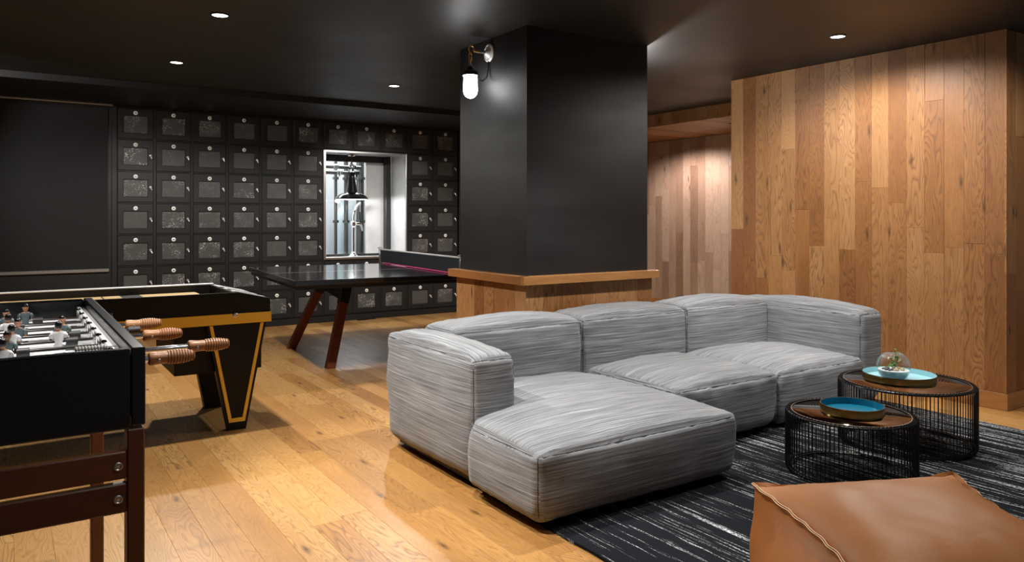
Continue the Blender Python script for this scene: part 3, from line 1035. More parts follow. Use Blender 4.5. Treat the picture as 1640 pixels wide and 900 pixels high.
class Cushion:
    def __init__(s, x0, x1, y0, y1, z0, z1, rt=0.022, rb=0.07, bulge=(0.02, 0.02, 0.05), seed=0, xmin=None, wr=1.0, step=0.028, bot=0.0):
        s.c = Vector(((x0 + x1) / 2, (y0 + y1) / 2, z0))
        s.h = Vector(((x1 - x0) / 2, (y1 - y0) / 2, (z1 - z0) / 2))
        s.rt, s.rb, s.b, s.seed, s.xmin, s.wr, s.step, s.bot = rt, rb, bulge, seed, xmin, wr, step, bot

    def pos(s, p):
        h = s.h
        w = (p.z / h.z + 1) / 2
        r = s.rb + (s.rt - s.rb) * smoothstep(0.0, 0.7, w)
        q = Vector((max(-h.x + r, min(h.x - r, p.x)), max(-h.y + r, min(h.y - r, p.y)), max(-h.z + r, min(h.z - r, p.z))))
        d = p - q
        nrm = d.normalized() if d.length > 1e-7 else Vector((0, 0, 1))
        o = q + nrm * r
        u, v, t = p.x / h.x, p.y / h.y, p.z / h.z
        fx, fy, fz = 1 - u * u, 1 - v * v, 1 - t * t
        o.x += s.b[0] * math.copysign(abs(u) ** 3, u) * (max(fy, 0) ** 0.6) * (max(fz, 0) ** 0.7)
        o.y += s.b[1] * math.copysign(abs(v) ** 3, v) * (max(fx, 0) ** 0.6) * (max(fz, 0) ** 0.7)
        if t > 0:
            o.z += s.b[2] * t ** 3 * (max(fx, 0) ** 0.42) * (max(fy, 0) ** 0.42)
        # wrinkles
        P = Vector((o.x * 1.0 + s.seed * 3.1, o.y, o.z))
        k = mnoise.noise(Vector((P.x * 4.5, P.y * 4.5, P.z * 7))) * 0.0065
        k += mnoise.noise(Vector((P.x * 13, P.y * 13, P.z * 9 + 5))) * 0.0022
        # folds that gather at seams and corners
        eu, ev, et = 1 - abs(u), 1 - abs(v), 1 - abs(t)
        e = sorted((eu * h.x, ev * h.y, et * h.z))
        gath = math.exp(-e[1] / 0.07)
        along = o.x + o.y if abs(nrm.z) < 0.8 else o.x - o.y
        k += gath * mnoise.noise(Vector((along * 38, o.z * 14, s.seed))) * 0.0042
        cz = math.exp(-(e[0] + e[1] + e[2]) / 0.16)
        k += cz * mnoise.noise(Vector((o.x * 26, o.y * 26, o.z * 26))) * 0.009
        o += nrm * k * s.wr
        if s.bot and t < 0:
            o.z += s.bot * (-t) * mnoise.noise(Vector((o.x * 3, o.y * 3, s.seed + 9)))
        if s.xmin:
            # pull the -x side in (an L-shaped seat)
            xm = s.xmin(o.y)
            f = (h.x - o.x) / (2 * h.x)
            o.x += xm * max(0.0, f)
        o.z += h.z
        return o

    def mesh(s, name, mat, parent):
        h = s.h
        ru = max(s.rt, 0.02)
        X = axis_cuts(h.x, ru * 1.6, ru * 1.6, s.step)
        Y = axis_cuts(h.y, ru * 1.6, ru * 1.6, s.step)
        Z = axis_cuts(h.z, s.rb, s.rt, s.step)
        bm = bmesh.new()
        V = {}

        def vert(p):
            k = (round(p[0], 5), round(p[1], 5), round(p[2], 5))
            if k not in V:
                V[k] = bm.verts.new(s.pos(Vector(p)))
            return V[k]

        def grid(A, Bc, fn):
            for i in range(len(A) - 1):
                for j in range(len(Bc) - 1):
                    bm.faces.new((vert(fn(A[i], Bc[j])), vert(fn(A[i + 1], Bc[j])), vert(fn(A[i + 1], Bc[j + 1])), vert(fn(A[i], Bc[j + 1]))))
        grid(X, Y, lambda a, b: (a, b, h.z))
        grid(X, Y, lambda a, b: (a, b, -h.z))
        grid(X, Z, lambda a, b: (a, -h.y, b))
        grid(X, Z, lambda a, b: (a, h.y, b))
        grid(Y, Z, lambda a, b: (-h.x, a, b))
        grid(Y, Z, lambda a, b: (h.x, a, b))
        bmesh.ops.recalc_face_normals(bm, faces=bm.faces)
        o = new_obj(name, bm, mat, parent, loc=s.c, smooth='all')
        # seams: round the top edge and down the four corners
        bm = bmesh.new()
        top = []
        n = 26
        cx, cy, cz = h.x, h.y, h.z
        C = [(-cx, -cy), (cx, -cy), (cx, cy), (-cx, cy)]
        for k in range(4):
            a, b = C[k], C[(k + 1) % 4]
            for i in range(n):
                f = i / n
                top.append(s.pos(Vector((a[0] + (b[0] - a[0]) * f, a[1] + (b[1] - a[1]) * f, cz))))
        tube(bm, top, 0.0022, 6, closed=True)
        for k in range(4):
            tube(bm, [s.pos(Vector((C[k][0], C[k][1], cz - 2 * cz * i / 14))) for i in range(14)], 0.0020, 6)
        new_obj('seam', bm, 'seam', o, smooth=True)
        return o


sofa = thing('sectional_sofa', 'large grey heathered fabric sectional sofa with a chaise, in front of the pillar', 'sofa', (0, 0, 0))
seat_l = Cushion(1.66, 2.785, 2.315, 3.46, 0.03, 0.297, rt=0.022, rb=0.06, bulge=(0.018, 0.022, 0.075), seed=1,
                 xmin=lambda y: 0.225 * smoothstep(0.285, 0.345, y + 0.3275 - 0.06))
seat_l.xmin = lambda y: 0.235 * smoothstep(-0.075, 0.015, y)
seat_l.mesh('seat_cushion', 'fabric_x', sofa)
Cushion(2.79, 3.585, 2.700, 3.46, 0.03, 0.325, rt=0.024, rb=0.075, bulge=(0.012, 0.022, 0.062), seed=2, wr=1.5).mesh('seat_cushion', 'fabric_x', sofa)
Cushion(3.592, 4.415, 2.700, 3.46, 0.03, 0.325, rt=0.024, rb=0.075, bulge=(0.010, 0.022, 0.062), seed=3, wr=1.7).mesh('seat_cushion', 'fabric_x', sofa)
Cushion(1.688, 1.908, 2.835, 3.735, 0.03, 0.575, rt=0.020, rb=0.07, bulge=(0.026, 0.016, 0.050), seed=4).mesh('armrest', 'fabric_y', sofa)
Cushion(4.415, 4.650, 2.715, 3.735, 0.03, 0.600, rt=0.028, rb=0.07, bulge=(0.020, 0.016, 0.060), seed=5, wr=1.6).mesh('armrest', 'fabric_y', sofa)
Cushion(1.912, 2.752, 3.40, 3.74, 0.03, 0.606, rt=0.024, rb=0.06, bulge=(0.008, 0.028, 0.056), seed=6).mesh('back_cushion', 'fabric_x', sofa)
Cushion(2.757, 3.606, 3.40, 3.74, 0.03, 0.612, rt=0.024, rb=0.06, bulge=(0.008, 0.028, 0.056), seed=7).mesh('back_cushion', 'fabric_x', sofa)
Cushion(3.611, 4.412, 3.40, 3.74, 0.03, 0.620, rt=0.024, rb=0.06, bulge=(0.008, 0.028, 0.056), seed=8).mesh('back_cushion', 'fabric_x', sofa)
for a, b, c, d in ((1.74, 2.71, 2.38, 3.68), (2.86, 3.54, 2.78, 3.68), (3.65, 4.58, 2.78, 3.68)):
    new_obj('plinth', B(a, b, c, d, 0.0128, 0.036), 'black_metal', sofa, label='black recessed plinth')

# ------------------------------------------------------------------ rug
bm = bmesh.new()
nx, ny = 60, 46
RX0, RX1, RY0, RY1 = 1.735, 4.745, 0.35, 3.05
vv = []
rr = random.Random(2)
for j in range(ny + 1):
    for i in range(nx + 1):
        e = (i in (0, nx)) * rr.uniform(-0.004, 0.004)
        f = (j in (0, ny)) * rr.uniform(-0.004, 0.004)
        vv.append(bm.verts.new((RX0 + (RX1 - RX0) * i / nx + e, RY0 + (RY1 - RY0) * j / ny + f, 0.011 + rr.uniform(0, 0.0012))))
for j in range(ny):
    for i in range(nx):
        a = j * (nx + 1) + i
        bm.faces.new((vv[a], vv[a + 1], vv[a + nx + 2], vv[a + nx + 1]))
ed = [e for e in bm.edges if e.is_boundary]
ret = bmesh.ops.extrude_edge_only(bm, edges=ed)
for v in ret['geom']:
    if isinstance(v, bmesh.types.BMVert):
        v.co.z = 0.0005
rug = new_obj('rug', bm, 'rug', smooth=True)
tag(rug, 'charcoal rug with thin broken white streaks under the sofa and coffee tables', 'rug')

# ------------------------------------------------------------------ wire coffee tables
def coffee_table(loc, r, h, nw, label):
    t = thing('coffee_table', label, 'table', loc, group='round black wire coffee tables')
    wr = 0.0021
    rt, rb = r - 0.006, r - 0.006
    bm = bmesh.new()
    P = [(r - 0.034, 0, h - 0.012), (r - 0.022, 0, h - 0.002), (r - 0.012, 0, h - 0.0025), (r - 0.004, 0, h - 0.012), (r - 0.003, 0, h - 0.03),
         (r - 0.003, 0, 0.030), (r - 0.005, 0, 0.012), (r - 0.013, 0, 0.0045), (r - 0.026, 0, 0.0045), (r - 0.034, 0, 0.010)]
    tube(bm, P, wr, 6)
    w0 = new_obj('wire', bm, 'wire_black', t, smooth=True)
    for k in range(1, nw):
        c = w0.copy()
        COL.objects.link(c)
        c.rotation_euler = (0, 0, 2 * PI * k / nw)
    for z, rr in ((h - 0.016, r - 0.034), (0.0125, r - 0.034), (h - 0.010, r - 0.011), (0.012, r - 0.012)):
        bm = bmesh.new()
        tube(bm, [(rr * math.cos(2 * PI * k / 72), rr * math.sin(2 * PI * k / 72), z) for k in range(72)], 0.0048, 8, closed=True)
        new_obj('ring', bm, 'wire_black', t, smooth=True)
    bm = bmesh.new()
    R = r - 0.030
    lathe(bm, [(0.0, h - 0.010), (R - 0.001, h - 0.010), (R, h - 0.009), (R, h - 0.006), (R - 0.002, h - 0.0045), (0.0, h - 0.0045)], 72)
    new_obj('glass_top', bm, 'bronze', t, smooth=True, label='bronze mirror glass top')
    bm = bmesh.new()
    lathe(bm, [(R + 0.0005, h - 0.009), (R + 0.0022, h - 0.009), (R + 0.0022, h - 0.0035), (R - 0.0016, h - 0.0032), (R - 0.0016, h - 0.0042), (R + 0.0005, h - 0.0048)], 72, close=True)
    new_obj('rim', bm, 'steel', t, smooth=True, label='thin bright rim of the glass')
    return t


coffee_table((3.28, 2.07, 0.0125), 0.288, 0.285, 92, 'smaller round black wire coffee table with a bronze top, nearer the tan ottoman')
coffee_table((3.956, 2.179, 0.0125), 0.332, 0.330, 106, 'larger round black wire coffee table nearer the oak wall, carrying the glass bowl')


def tray(loc, r, h, mat, label):
    t = thing('tray', label, 'tray', loc, group='round brass-edged trays')
    bm = bmesh.new()
    lathe(bm, [(0.0, 0.0), (r, 0.0), (r + 0.0005, h), (r - 0.0025, h), (r - 0.003, 0.0035), (0.0, 0.0035)], 64)
    new_obj('rim', bm, 'tray_brass', t, smooth=True, label='polished brass outside')
    bm = bmesh.new()
    lathe(bm, [(r - 0.0028, h - 0.0008), (r - 0.0035, 0.0045), (r - 0.006, 0.0040), (0.0, 0.0040)], 64)
    new_obj('dish', bm, mat, t, smooth=True, label='enamel inside')
    return t


tray((3.293, 2.068, 0.0125 + 0.281), 0.139, 0.036, 'blue', 'brass tray with deep turquoise enamel, empty, on the smaller wire table')
tray((3.976, 2.226, 0.0125 + 0.326), 0.180, 0.033, 'pale_blue', 'brass tray with pale blue enamel under the glass bowl')

# terrarium bowl
tb = thing('glass_terrarium', 'clear glass globe terrarium with sand, pebbles and a small plant', 'terrarium', (3.915, 2.222, 0.3430))
R = 0.083
zc = 0.069
prof = []
for k in range(25):
    a = -PI * 0.5 + 0.62 + k * (PI - 0.62 - 0.62) / 24
    prof.append((R * math.cos(a), zc + R * math.sin(a)))
inn = [(r - 0.0022, z + (0.001 if i < 3 else 0)) for i, (r, z) in enumerate(prof)]
bm = bmesh.new()
lathe(bm, [(0.0, prof[0][1])] + prof + inn[::-1] + [(0.0, prof[0][1] + 0.003)], 40)
new_obj('bowl', bm, 'pane', tb, smooth=True, label='clear glass globe')
bm = bmesh.new()
pr = [(0.0, 0.0052)]
for k in range(9):
    z = 0.0058 + k * (0.047 / 8)
    pr.append((math.sqrt(max(0, (R - 0.0040) ** 2 - (z - zc) ** 2)), z))
lathe(bm, pr, 40)
top = [v for v in bm.verts if abs(v.co.z - pr[-1][1]) < 1e-5]
rs = random.Random(4)
c0 = bm.verts.new((0, 0, 0.055))
top.sort(key=lambda v: math.atan2(v.co.y, v.co.x))
for i in range(len(top)):
    bm.faces.new((top[i], top[(i + 1) % len(top)], c0))
bmesh.ops.recalc_face_normals(bm, faces=bm.faces)
new_obj('sand', bm, 'sand', tb, smooth=True, label='blue and white sand')
pebs = [(-0.045, 0.012, 0.013, 1), (-0.034, -0.012, 0.010, 1), (-0.052, -0.008, 0.009, 1), (-0.022, -0.026, 0.014, 0), (0.030, -0.030, 0.012, 0), (0.042, -0.006, 0.011, 0), (0.028, 0.018, 0.010, 0), (-0.008, 0.030, 0.012, 1), (0.012, -0.042, 0.010, 0), (-0.036, 0.034, 0.009, 1)]
for px_, py_, pr_, dk in pebs:
    bm = bmesh.new()
    bmesh.ops.create_icosphere(bm, subdivisions=2, radius=1)
    sx, sy, sz = pr_ * rs.uniform(0.9, 1.3), pr_ * rs.uniform(0.8, 1.2), pr_ * 0.62
    for v in bm.verts:
        k = 1 + 0.14 * mnoise.noise(v.co * 1.7 + Vector((px_ * 99, py_ * 77, 0)))
        v.co = Vector((v.co.x * sx * k, v.co.y * sy * k, v.co.z * sz * k))
    new_obj('pebble', bm, 'pebble_dark' if dk else 'pebble', tb, loc=(px_, py_, 0.055 + pr_ * 0.25), smooth=True)
# plant
bm = bmesh.new()
stems = [[(0.008, 0.0, 0.052), (0.012, 0.004, 0.08), (0.026, 0.006, 0.11), (0.032, 0.004, 0.150)], [(0.010, 0, 0.06), (-0.004, 0.004, 0.09), (-0.008, 0.006, 0.118)], [(0.010, 0, 0.058), (0.026, -0.004, 0.085), (0.046, -0.004, 0.128)], [(0.006, 0, 0.056), (-0.018, -0.004, 0.072), (-0.035, -0.006, 0.082)]]
for sm in stems:
    tube(bm, sm, 0.0016, 6)
st = new_obj('stem', bm, 'leaf', tb, smooth=True)


def leaf_bm(L, Wd):
    bm = bmesh.new()
    n = 6
    rows = []
    for i in range(n + 1):
        f = i / n
        w = Wd * math.sin(PI * min(1, f * 0.96 + 0.02)) ** 0.8
        z = 0.25 * L * f * f
        rows.append([bm.verts.new((f * L, -w, -z * 0.4 + 0.15 * w)), bm.verts.new((f * L, 0, -z * 0.4)), bm.verts.new((f * L, w, -z * 0.4 + 0.15 * w))])
    for a, b in zip(rows, rows[1:]):
        for k in range(2):
            bm.faces.new((a[k], b[k], b[k + 1], a[k + 1]))
    return bm


lm = {}
for mname in ('leaf', 'leaf_pale'):
    bm = leaf_bm(0.019, 0.0062)
    me = bpy.data.meshes.new('leaf')
    bm.to_mesh(me)
    bm.free()
    me.materials.append(M[mname])
    me.shade_smooth()
    lm[mname] = me
rl = random.Random(8)
for si, sm in enumerate(stems):
    for q in range(len(sm) * 3):
        f = (q + 1.5) / (len(sm) * 3 + 0.5) * (len(sm) - 1)
        i = min(int(f), len(sm) - 2)
        p = Vector(sm[i]).lerp(Vector(sm[i + 1]), f - i)
        if p.z < 0.062:
            continue
        rr_ = math.hypot(p.x, p.y)
        o = link('leaf', lm['leaf_pale' if (q + si) % 3 == 0 else 'leaf'], tb, p, (rl.uniform(-0.5, 0.5), rl.uniform(-0.9, 0.3), q * 2.4 + si))
        k = rl.uniform(0.8, 1.35) * (1.0 if p.z > 0.13 or rr_ < 0.03 else 0.8)
        o.scale = (k, k, k)

# ------------------------------------------------------------------ leather ottoman
ott = thing('ottoman', 'tan leather pouf ottoman with raised raw seams, in the near right corner', 'ottoman', (0, 0, 0))
OC = [Vector((1.507, 0.880)), Vector((2.075, 0.600)), Vector((2.453, 1.204)), Vector((1.860, 1.481))]   # near-left, near-right, far-right, far-left
OZ = 0.40


def ott_pos(u, v, w):
    """u, v, w in -1..1 on the cube"""
    a, b = (u + 1) / 2, (v + 1) / 2
    p = OC[0] * (1 - a) * (1 - b) + OC[1] * a * (1 - b) + OC[2] * a * b + OC[3] * (1 - a) * b
    cen = (OC[0] + OC[1] + OC[2] + OC[3]) / 4
    ax = (OC[1] - OC[0]).normalized()
    ay = (OC[3] - OC[0]).normalized()
    t = (w + 1) / 2
    # top edges are pulled in between the corners, sides swell lower down
    pull = 0.040 * t ** 2 - 0.055 * (math.sin(PI * min(1, t * 1.05)) ** 1.0)
    if t < 0.02:
        pull += 0.0
    p = p - ax * (math.copysign(abs(u) ** 2.0, u) * (1 - v * v) * pull) - ay * (math.copysign(abs(v) ** 2.0, v) * (1 - u * u) * pull)
    under = smoothstep(0.25, 0.0, t) * 0.035
    d = p - cen
    p = p - d.normalized() * under if d.length > 0.05 else p
    cor = (abs(u) * abs(v)) ** 5
    p = p + d * (0.035 * cor * smoothstep(1.0, 0.55, t))
    z = 0.014 + (OZ - 0.014) * t
    if w > 0.999:
        z += 0.052 * ((1 - u ** 4) * (1 - v ** 4)) ** 0.8 + 0.0
        z += -0.012 * (1 - (abs(u) * abs(v)) ** 2) * max(abs(u), abs(v)) ** 6
    else:
        z += -0.012 * (1 - (abs(u) * abs(v)) ** 2) * t ** 4
    P = Vector((p.x, p.y, z))
    k = mnoise.noise(Vector((P.x * 5, P.y * 5, P.z * 5))) * 0.010 + mnoise.noise(Vector((P.x * 16, P.y * 16, P.z * 12))) * 0.003
    if w > 0.999:
        P.z += k * (1 - max(abs(u), abs(v)) ** 6)
    else:
        dn = Vector((d.x, d.y, 0)).normalized()
        P += dn * k * (1 - t ** 6)
    return P


bm = bmesh.new()
V = {}


def ov(u, v, w):
    k = (round(u, 4), round(v, 4), round(w, 4))
    if k not in V:
        V[k] = bm.verts.new(ott_pos(u, v, w))
    return V[k]


n = 36
C = [-1 + 2 * i / n for i in range(n + 1)]
for i in range(n):
    for j in range(n):
        a, b, c, d = C[i], C[i + 1], C[j], C[j + 1]
        bm.faces.new((ov(a, c, 1), ov(b, c, 1), ov(b, d, 1), ov(a, d, 1)))
        bm.faces.new((ov(a, c, -1), ov(a, d, -1), ov(b, d, -1), ov(b, c, -1)))
        for s_ in (-1, 1):
            bm.faces.new((ov(a, s_, c), ov(b, s_, c), ov(b, s_, d), ov(a, s_, d)))
            bm.faces.new((ov(s_, a, c), ov(s_, b, c), ov(s_, b, d), ov(s_, a, d)))
bmesh.ops.recalc_face_normals(bm, faces=bm.faces)
new_obj('cover', bm, 'leather', ott, smooth=True)
# the standing seam: two leather edges side by side
for side in (0, 1):
    bm = bmesh.new()
    per = []
    m = 90
    EC = [(-1, -1), (1, -1), (1, 1), (-1, 1)]
    for k in range(4):
        a, b = EC[k], EC[(k + 1) % 4]
        for i in range(m):
            f = i / m
            per.append((a[0] + (b[0] - a[0]) * f, a[1] + (b[1] - a[1]) * f))
    rows = []
    cen = (OC[0] + OC[1] + OC[2] + OC[3]) / 4
    for i, (u, v) in enumerate(per):
        p = ott_pos(u, v, 0.9985)
        p0 = ott_pos(*per[i - 1], 0.9985)
        p1 = ott_pos(*per[(i + 1) % len(per)], 0.9985)
        tan = (p1 - p0)
        tan.z = 0
        tan.normalize()
        out = Vector((tan.y, -tan.x, 0))
        wv = 0.0035 * math.sin(i * 0.55) + 0.003 * mnoise.noise(Vector((i * 0.21, side * 0.3, 0)))
        up = Vector((0, 0, 1))
        base = p + out * (0.001 + 0.0034 * side) + up * (0.001 - 0.003 * side)
        tip = base + (out * 0.55 + up * 0.80).normalized() * 0.0105 + out * wv * 0.8
        th = out * 0.0022 - up * 0.0012
        rows.append([bm.verts.new(base), bm.verts.new(tip), bm.verts.new(tip + th), bm.verts.new(base + th)])
    for i in range(len(rows)):
        A, Bq = rows[i], rows[(i + 1) % len(rows)]
        for k in range(3):
            f = bm.faces.new((A[k], Bq[k], Bq[k + 1], A[k + 1]))
            f.material_index = 1 if k == 1 else 0
    bmesh.ops.recalc_face_normals(bm, faces=bm.faces)
    new_obj('seam', bm, ['leather', 'leather_edge'], ott, smooth=True, label='standing seam with a pale raw edge')

# ------------------------------------------------------------------ table tennis table
tt = thing('table_tennis_table', 'black table tennis table with reddish wood legs, between the pillar and lockers', 'table', (1.75, 5.479, 0), rz=-math.radians(4.2))
TL, TW = 2.62, 1.77
bm = B(0, TL, 0, TW, 0.700, 0.739, bev=0.004)
top = new_obj('tabletop', bm, 'tt_top', tt)
new_obj('apron', B(0.02, TL - 0.02, 0.02, TW - 0.02, 0.672, 0.6995), 'black_metal', tt)
new_obj('centre_line', B(0.01, TL - 0.01, TW / 2 - 0.0016, TW / 2 + 0.0016, 0.7392, 0.7398), 'white_line', top, label='thin white centre line')
bm = bmesh.new()
for a, b, c, d in ((0.004, TL - 0.004, 0.004, 0.010), (0.004, TL - 0.004, TW - 0.010, TW - 0.004), (0.004, 0.010, 0.004, TW - 0.004)):
    box(bm, a, b, c, d, 0.7392, 0.7396)
M['edge_grey'] = plain('edge_line_grey', (0.05, 0.05, 0.055), 0.5)
new_obj('edge_line', bm, 'edge_grey', top)


def tt_leg(bx, by, tx, ty, f=0.78):
    """bottom and top points; lower part wood, upper part black steel sleeve"""
    b, t_ = Vector((bx, by, 0)), Vector((tx, ty, 0.672))
    m_ = b.lerp(t_, f)
    d = (t_ - b).normalized()
    a1 = Vector((0, 1, 0))
    a2 = d.cross(a1).normalized()
    a1 = a2.cross(d).normalized()
    bm = bmesh.new()

    def beam(p, q, s):
        vs = []
        for P in (p, q):
            vs.append([bm.verts.new(P + a1 * i * s + a2 * j * s) for i, j in ((-1, -1), (1, -1), (1, 1), (-1, 1))])
        # level the foot
        bm.faces.new(vs[0])
        bm.faces.new(vs[1][::-1])
        for k in range(4):
            bm.faces.new((vs[0][k], vs[1][k], vs[1][(k + 1) % 4], vs[0][(k + 1) % 4]))
    beam(b + d * 0.036 , m_, 0.034)
    for v in bm.verts:
        if v.co.z < 0.1:
            v.co -= d * (v.co.z / d.z)
    bmesh.ops.recalc_face_normals(bm, faces=bm.faces)
    lg = new_obj('leg', bm, 'lit_mahogany', tt, label='reddish wooden leg')
    bm = bmesh.new()
    beam(m_, t_, 0.038)
    bmesh.ops.recalc_face_normals(bm, faces=bm.faces)
    new_obj('sleeve', bm, 'black_metal', lg)
    return lg


# end frames: splayed legs joined by a black plate
for xs in (0, 1):
    def X(v):
        return v if xs == 0 else TL - v
    tt_leg(X(0.375), 0.40, X(0.585), 0.62, 0.73)
    tt_leg(X(0.325), 1.49, X(0.585), 1.27, 0.79)
    bm = bmesh.new()
    dx = 1 if xs == 0 else -1
    P = [(X(0.60), 0.60, 0.672), (X(0.60), 1.29, 0.672), (X(0.56), 1.33, 0.55), (X(0.545), 1.0, 0.535), (X(0.54), 0.56, 0.50)]
    v0 = [bm.verts.new(p) for p in P]
    v1 = [bm.verts.new((p[0] + 0.006, p[1], p[2])) for p in P]
    bm.faces.new(v0)
    bm.faces.new(v1[::-1])
    for k in range(5):
        bm.faces.new((v0[k], v1[k], v1[(k + 1) % 5], v0[(k + 1) % 5]))
    bmesh.ops.recalc_face_normals(bm, faces=bm.faces)
    new_obj('brace', bm, 'black_metal', tt)
nx_ = TL / 2
net = thing('table_tennis_net', 'black net with white top tape and pink cord across the black table', 'net', (1.75, 5.479, 0), rz=-math.radians(4.2))
new_obj('netting', B(nx_ - 0.003, nx_ + 0.003, -0.06, TW + 0.04, 0.748, 0.872), 'navy_net', net)
new_obj('top_tape', B(nx_ - 0.005, nx_ + 0.005, -0.06, TW + 0.04, 0.872, 0.886, bev=0.002), 'white_line', net, label='white top tape')
bm = bmesh.new()
tube(bm, [(nx_ - 0.006, -0.06, 0.7455), (nx_ - 0.006, TW - 0.04, 0.7455)], 0.0045, 8)
new_obj('cord', bm, 'pink', net, smooth=True, label='pink bottom cord')
for yy in (-0.075, TW + 0.055):
    bm = bmesh.new()
    box(bm, nx_ - 0.016, nx_ + 0.016, yy - 0.014, yy + 0.014, 0.700, 0.885, bev=0.003)
    s = 1 if yy < 0 else -1
    box(bm, nx_ - 0.02, nx_ + 0.02, min(yy, yy + s * 0.12), max(yy, yy + s * 0.12), 0.7402, 0.747, bev=0.002)
    tube(bm, [(nx_ - 0.03, yy, 0.892), (nx_, yy, 0.900), (nx_ + 0.012, yy, 0.886)], 0.006, 8)
    new_obj('post', bm, 'dull_alu', net, smooth=True, label='grey metal net post')

# ------------------------------------------------------------------ shuffleboard table
sb = thing('shuffleboard_table', 'long black shuffleboard table with a yellow band and yellow-inlaid tapered legs', 'table', (0, 0, 0))
SY0, SY1 = 4.43, 5.115
XL = -2.55
XR = 1.272


def side_prof(extra=0.0):
    return [(XL, 0.60), (XR, 0.60), (XR, 0.735), (1.10, 0.776), (XL, 0.776)]


for y0, y1 in ((SY0, SY0 + 0.045), (SY1 - 0.045, SY1)):
    bm = bmesh.new()
    prism(bm, side_prof(), y0, y1)
    new_obj('side_panel', bm, 'black_oak', sb)
bm = bmesh.new()
prism(bm, [(1.075, 0.60), (XR, 0.60), (XR, 0.7345), (1.10, 0.7755), (1.075, 0.7755)], SY0 + 0.0455, SY1 - 0.0455)
new_obj('end_block', bm, 'black_oak', sb)
new_obj('end_block', B(XL, XL + 0.06, SY0 + 0.0455, SY1 - 0.0455, 0.60, 0.775), 'black_oak', sb)
new_obj('bed', B(XL + 0.06, 1.075, SY0 + 0.0455, SY1 - 0.0455, 0.60, 0.665), 'black_oak', sb)
new_obj('playfield', B(XL + 0.12, 0.985, SY0 + 0.115, SY1 - 0.055, 0.665, 0.736, bev=0.003), 'pale_wood', sb, label='pale polished playing board')
bm = bmesh.new()
for xx in (0.46, 0.56):
    box(bm, xx, xx + 0.008 + (0.1 if xx > 0.5 else 0), SY0 + 0.12, SY1 - 0.06, 0.7362, 0.7366)
new_obj('foul_line', bm, 'black_metal', sb)
# silver-trimmed rims
bm = bmesh.new()
box(bm, XL, 1.10, SY1 - 0.042, SY1 - 0.002, 0.7762, 0.7840, bev=0.001)
new_obj('rim', bm, 'steel_sheet', sb, label='silver rim strip')
bm = bmesh.new()
box(bm, XL, 1.10, SY0 + 0.003, SY0 + 0.012, 0.7762, 0.7785)
new_obj('rim', bm, 'black_lam', sb)
bm = bmesh.new()
sl_ = (0.735 - 0.776) / (XR - 1.10)
for y0 in (SY0 + 0.12, SY0 + 0.30, SY0 + 0.48, SY1 - 0.12):
    pts = [(1.085, 0.7762), (1.10, 0.7762), (XR - 0.005, 0.7354), (XR - 0.005, 0.7374), (1.10, 0.7785), (1.085, 0.7785)]
    prism(bm, pts, y0 - 0.035, y0 + 0.035)
new_obj('end_strip', bm, 'steel_sheet', sb, label='silver end strips')
new_obj('band', B(XL, XR + 0.004, SY0 - 0.006, SY0 - 0.0003, 0.602, 0.660, bev=0.001), 'yellow', sb, label='yellow band')
new_obj('band', B(XR + 0.0003, XR + 0.006, SY0 - 0.006, SY1, 0.602, 0.660, bev=0.001), 'yellow', sb, label='yellow band')
bm = bmesh.new()
lathe(bm, [(0.0, 0.0), (0.013, 0.0), (0.0135, -0.004), (0.009, -0.007), (0.008, -0.004), (0.0, -0.004)], 20, 'y', (1.075, SY0 - 0.006, 0.652))
new_obj('lock', bm, 'steel', sb, smooth=True, label='round steel lock')
new_obj('lower_box', B(0.767, 1.239, SY0 + 0.062, SY1 - 0.02, 0.328, 0.5995, bev=0.003), 'black_oak', sb)
new_obj('lower_box', B(-2.35, -1.9, SY0 + 0.062, SY1 - 0.02, 0.328, 0.5995, bev=0.003), 'black_oak', sb)


def sb_leg(xc, y0, y1, front):
    T, Bt = 0.163, 0.049
    bm = bmesh.new()
    prism(bm, [(xc - T, 0.5995), (xc + T, 0.5995), (xc + Bt, 0.0), (xc - Bt, 0.0)], y0, y1)
    lg = new_obj('leg', bm, 'black_oak', sb)
    if front:
        yf = y0 - 0.002
        bm = bmesh.new()
        w_ = 0.018
        # V-shaped inlay: two strips and a foot piece
        def edge(z, s, inset):
            f = z / 0.5995
            return xc + s * (Bt + (T - Bt) * f - inset)
        for s in (-1, 1):
            prism(bm, [(edge(0.597, s, 0.014), 0.597), (edge(0.597, s, 0.014 + w_), 0.597), (edge(0.045, s, 0.014 + w_), 0.045), (edge(0.045, s, 0.014), 0.045)], yf, y0 - 0.0001)
        prism(bm, [(edge(0.045, -1, 0.0142 + w_), 0.045), (edge(0.045, 1, 0.0142 + w_), 0.045), (edge(0.068, 1, 0.0142 + w_), 0.068), (edge(0.068, -1, 0.0142 + w_), 0.068)], yf, y0 - 0.0001)
        new_obj('inlay', bm, 'yellow', lg, label='yellow V inlay')
    return lg


sb_leg(1.088, SY0 + 0.008, SY0 + 0.060, True)
sb_leg(1.088, SY1 - 0.085, SY1 - 0.022, False)
sb_leg(-2.1, SY0 + 0.008, SY0 + 0.060, True)
sb_leg(-2.1, SY1 - 0.085, SY1 - 0.022, False)

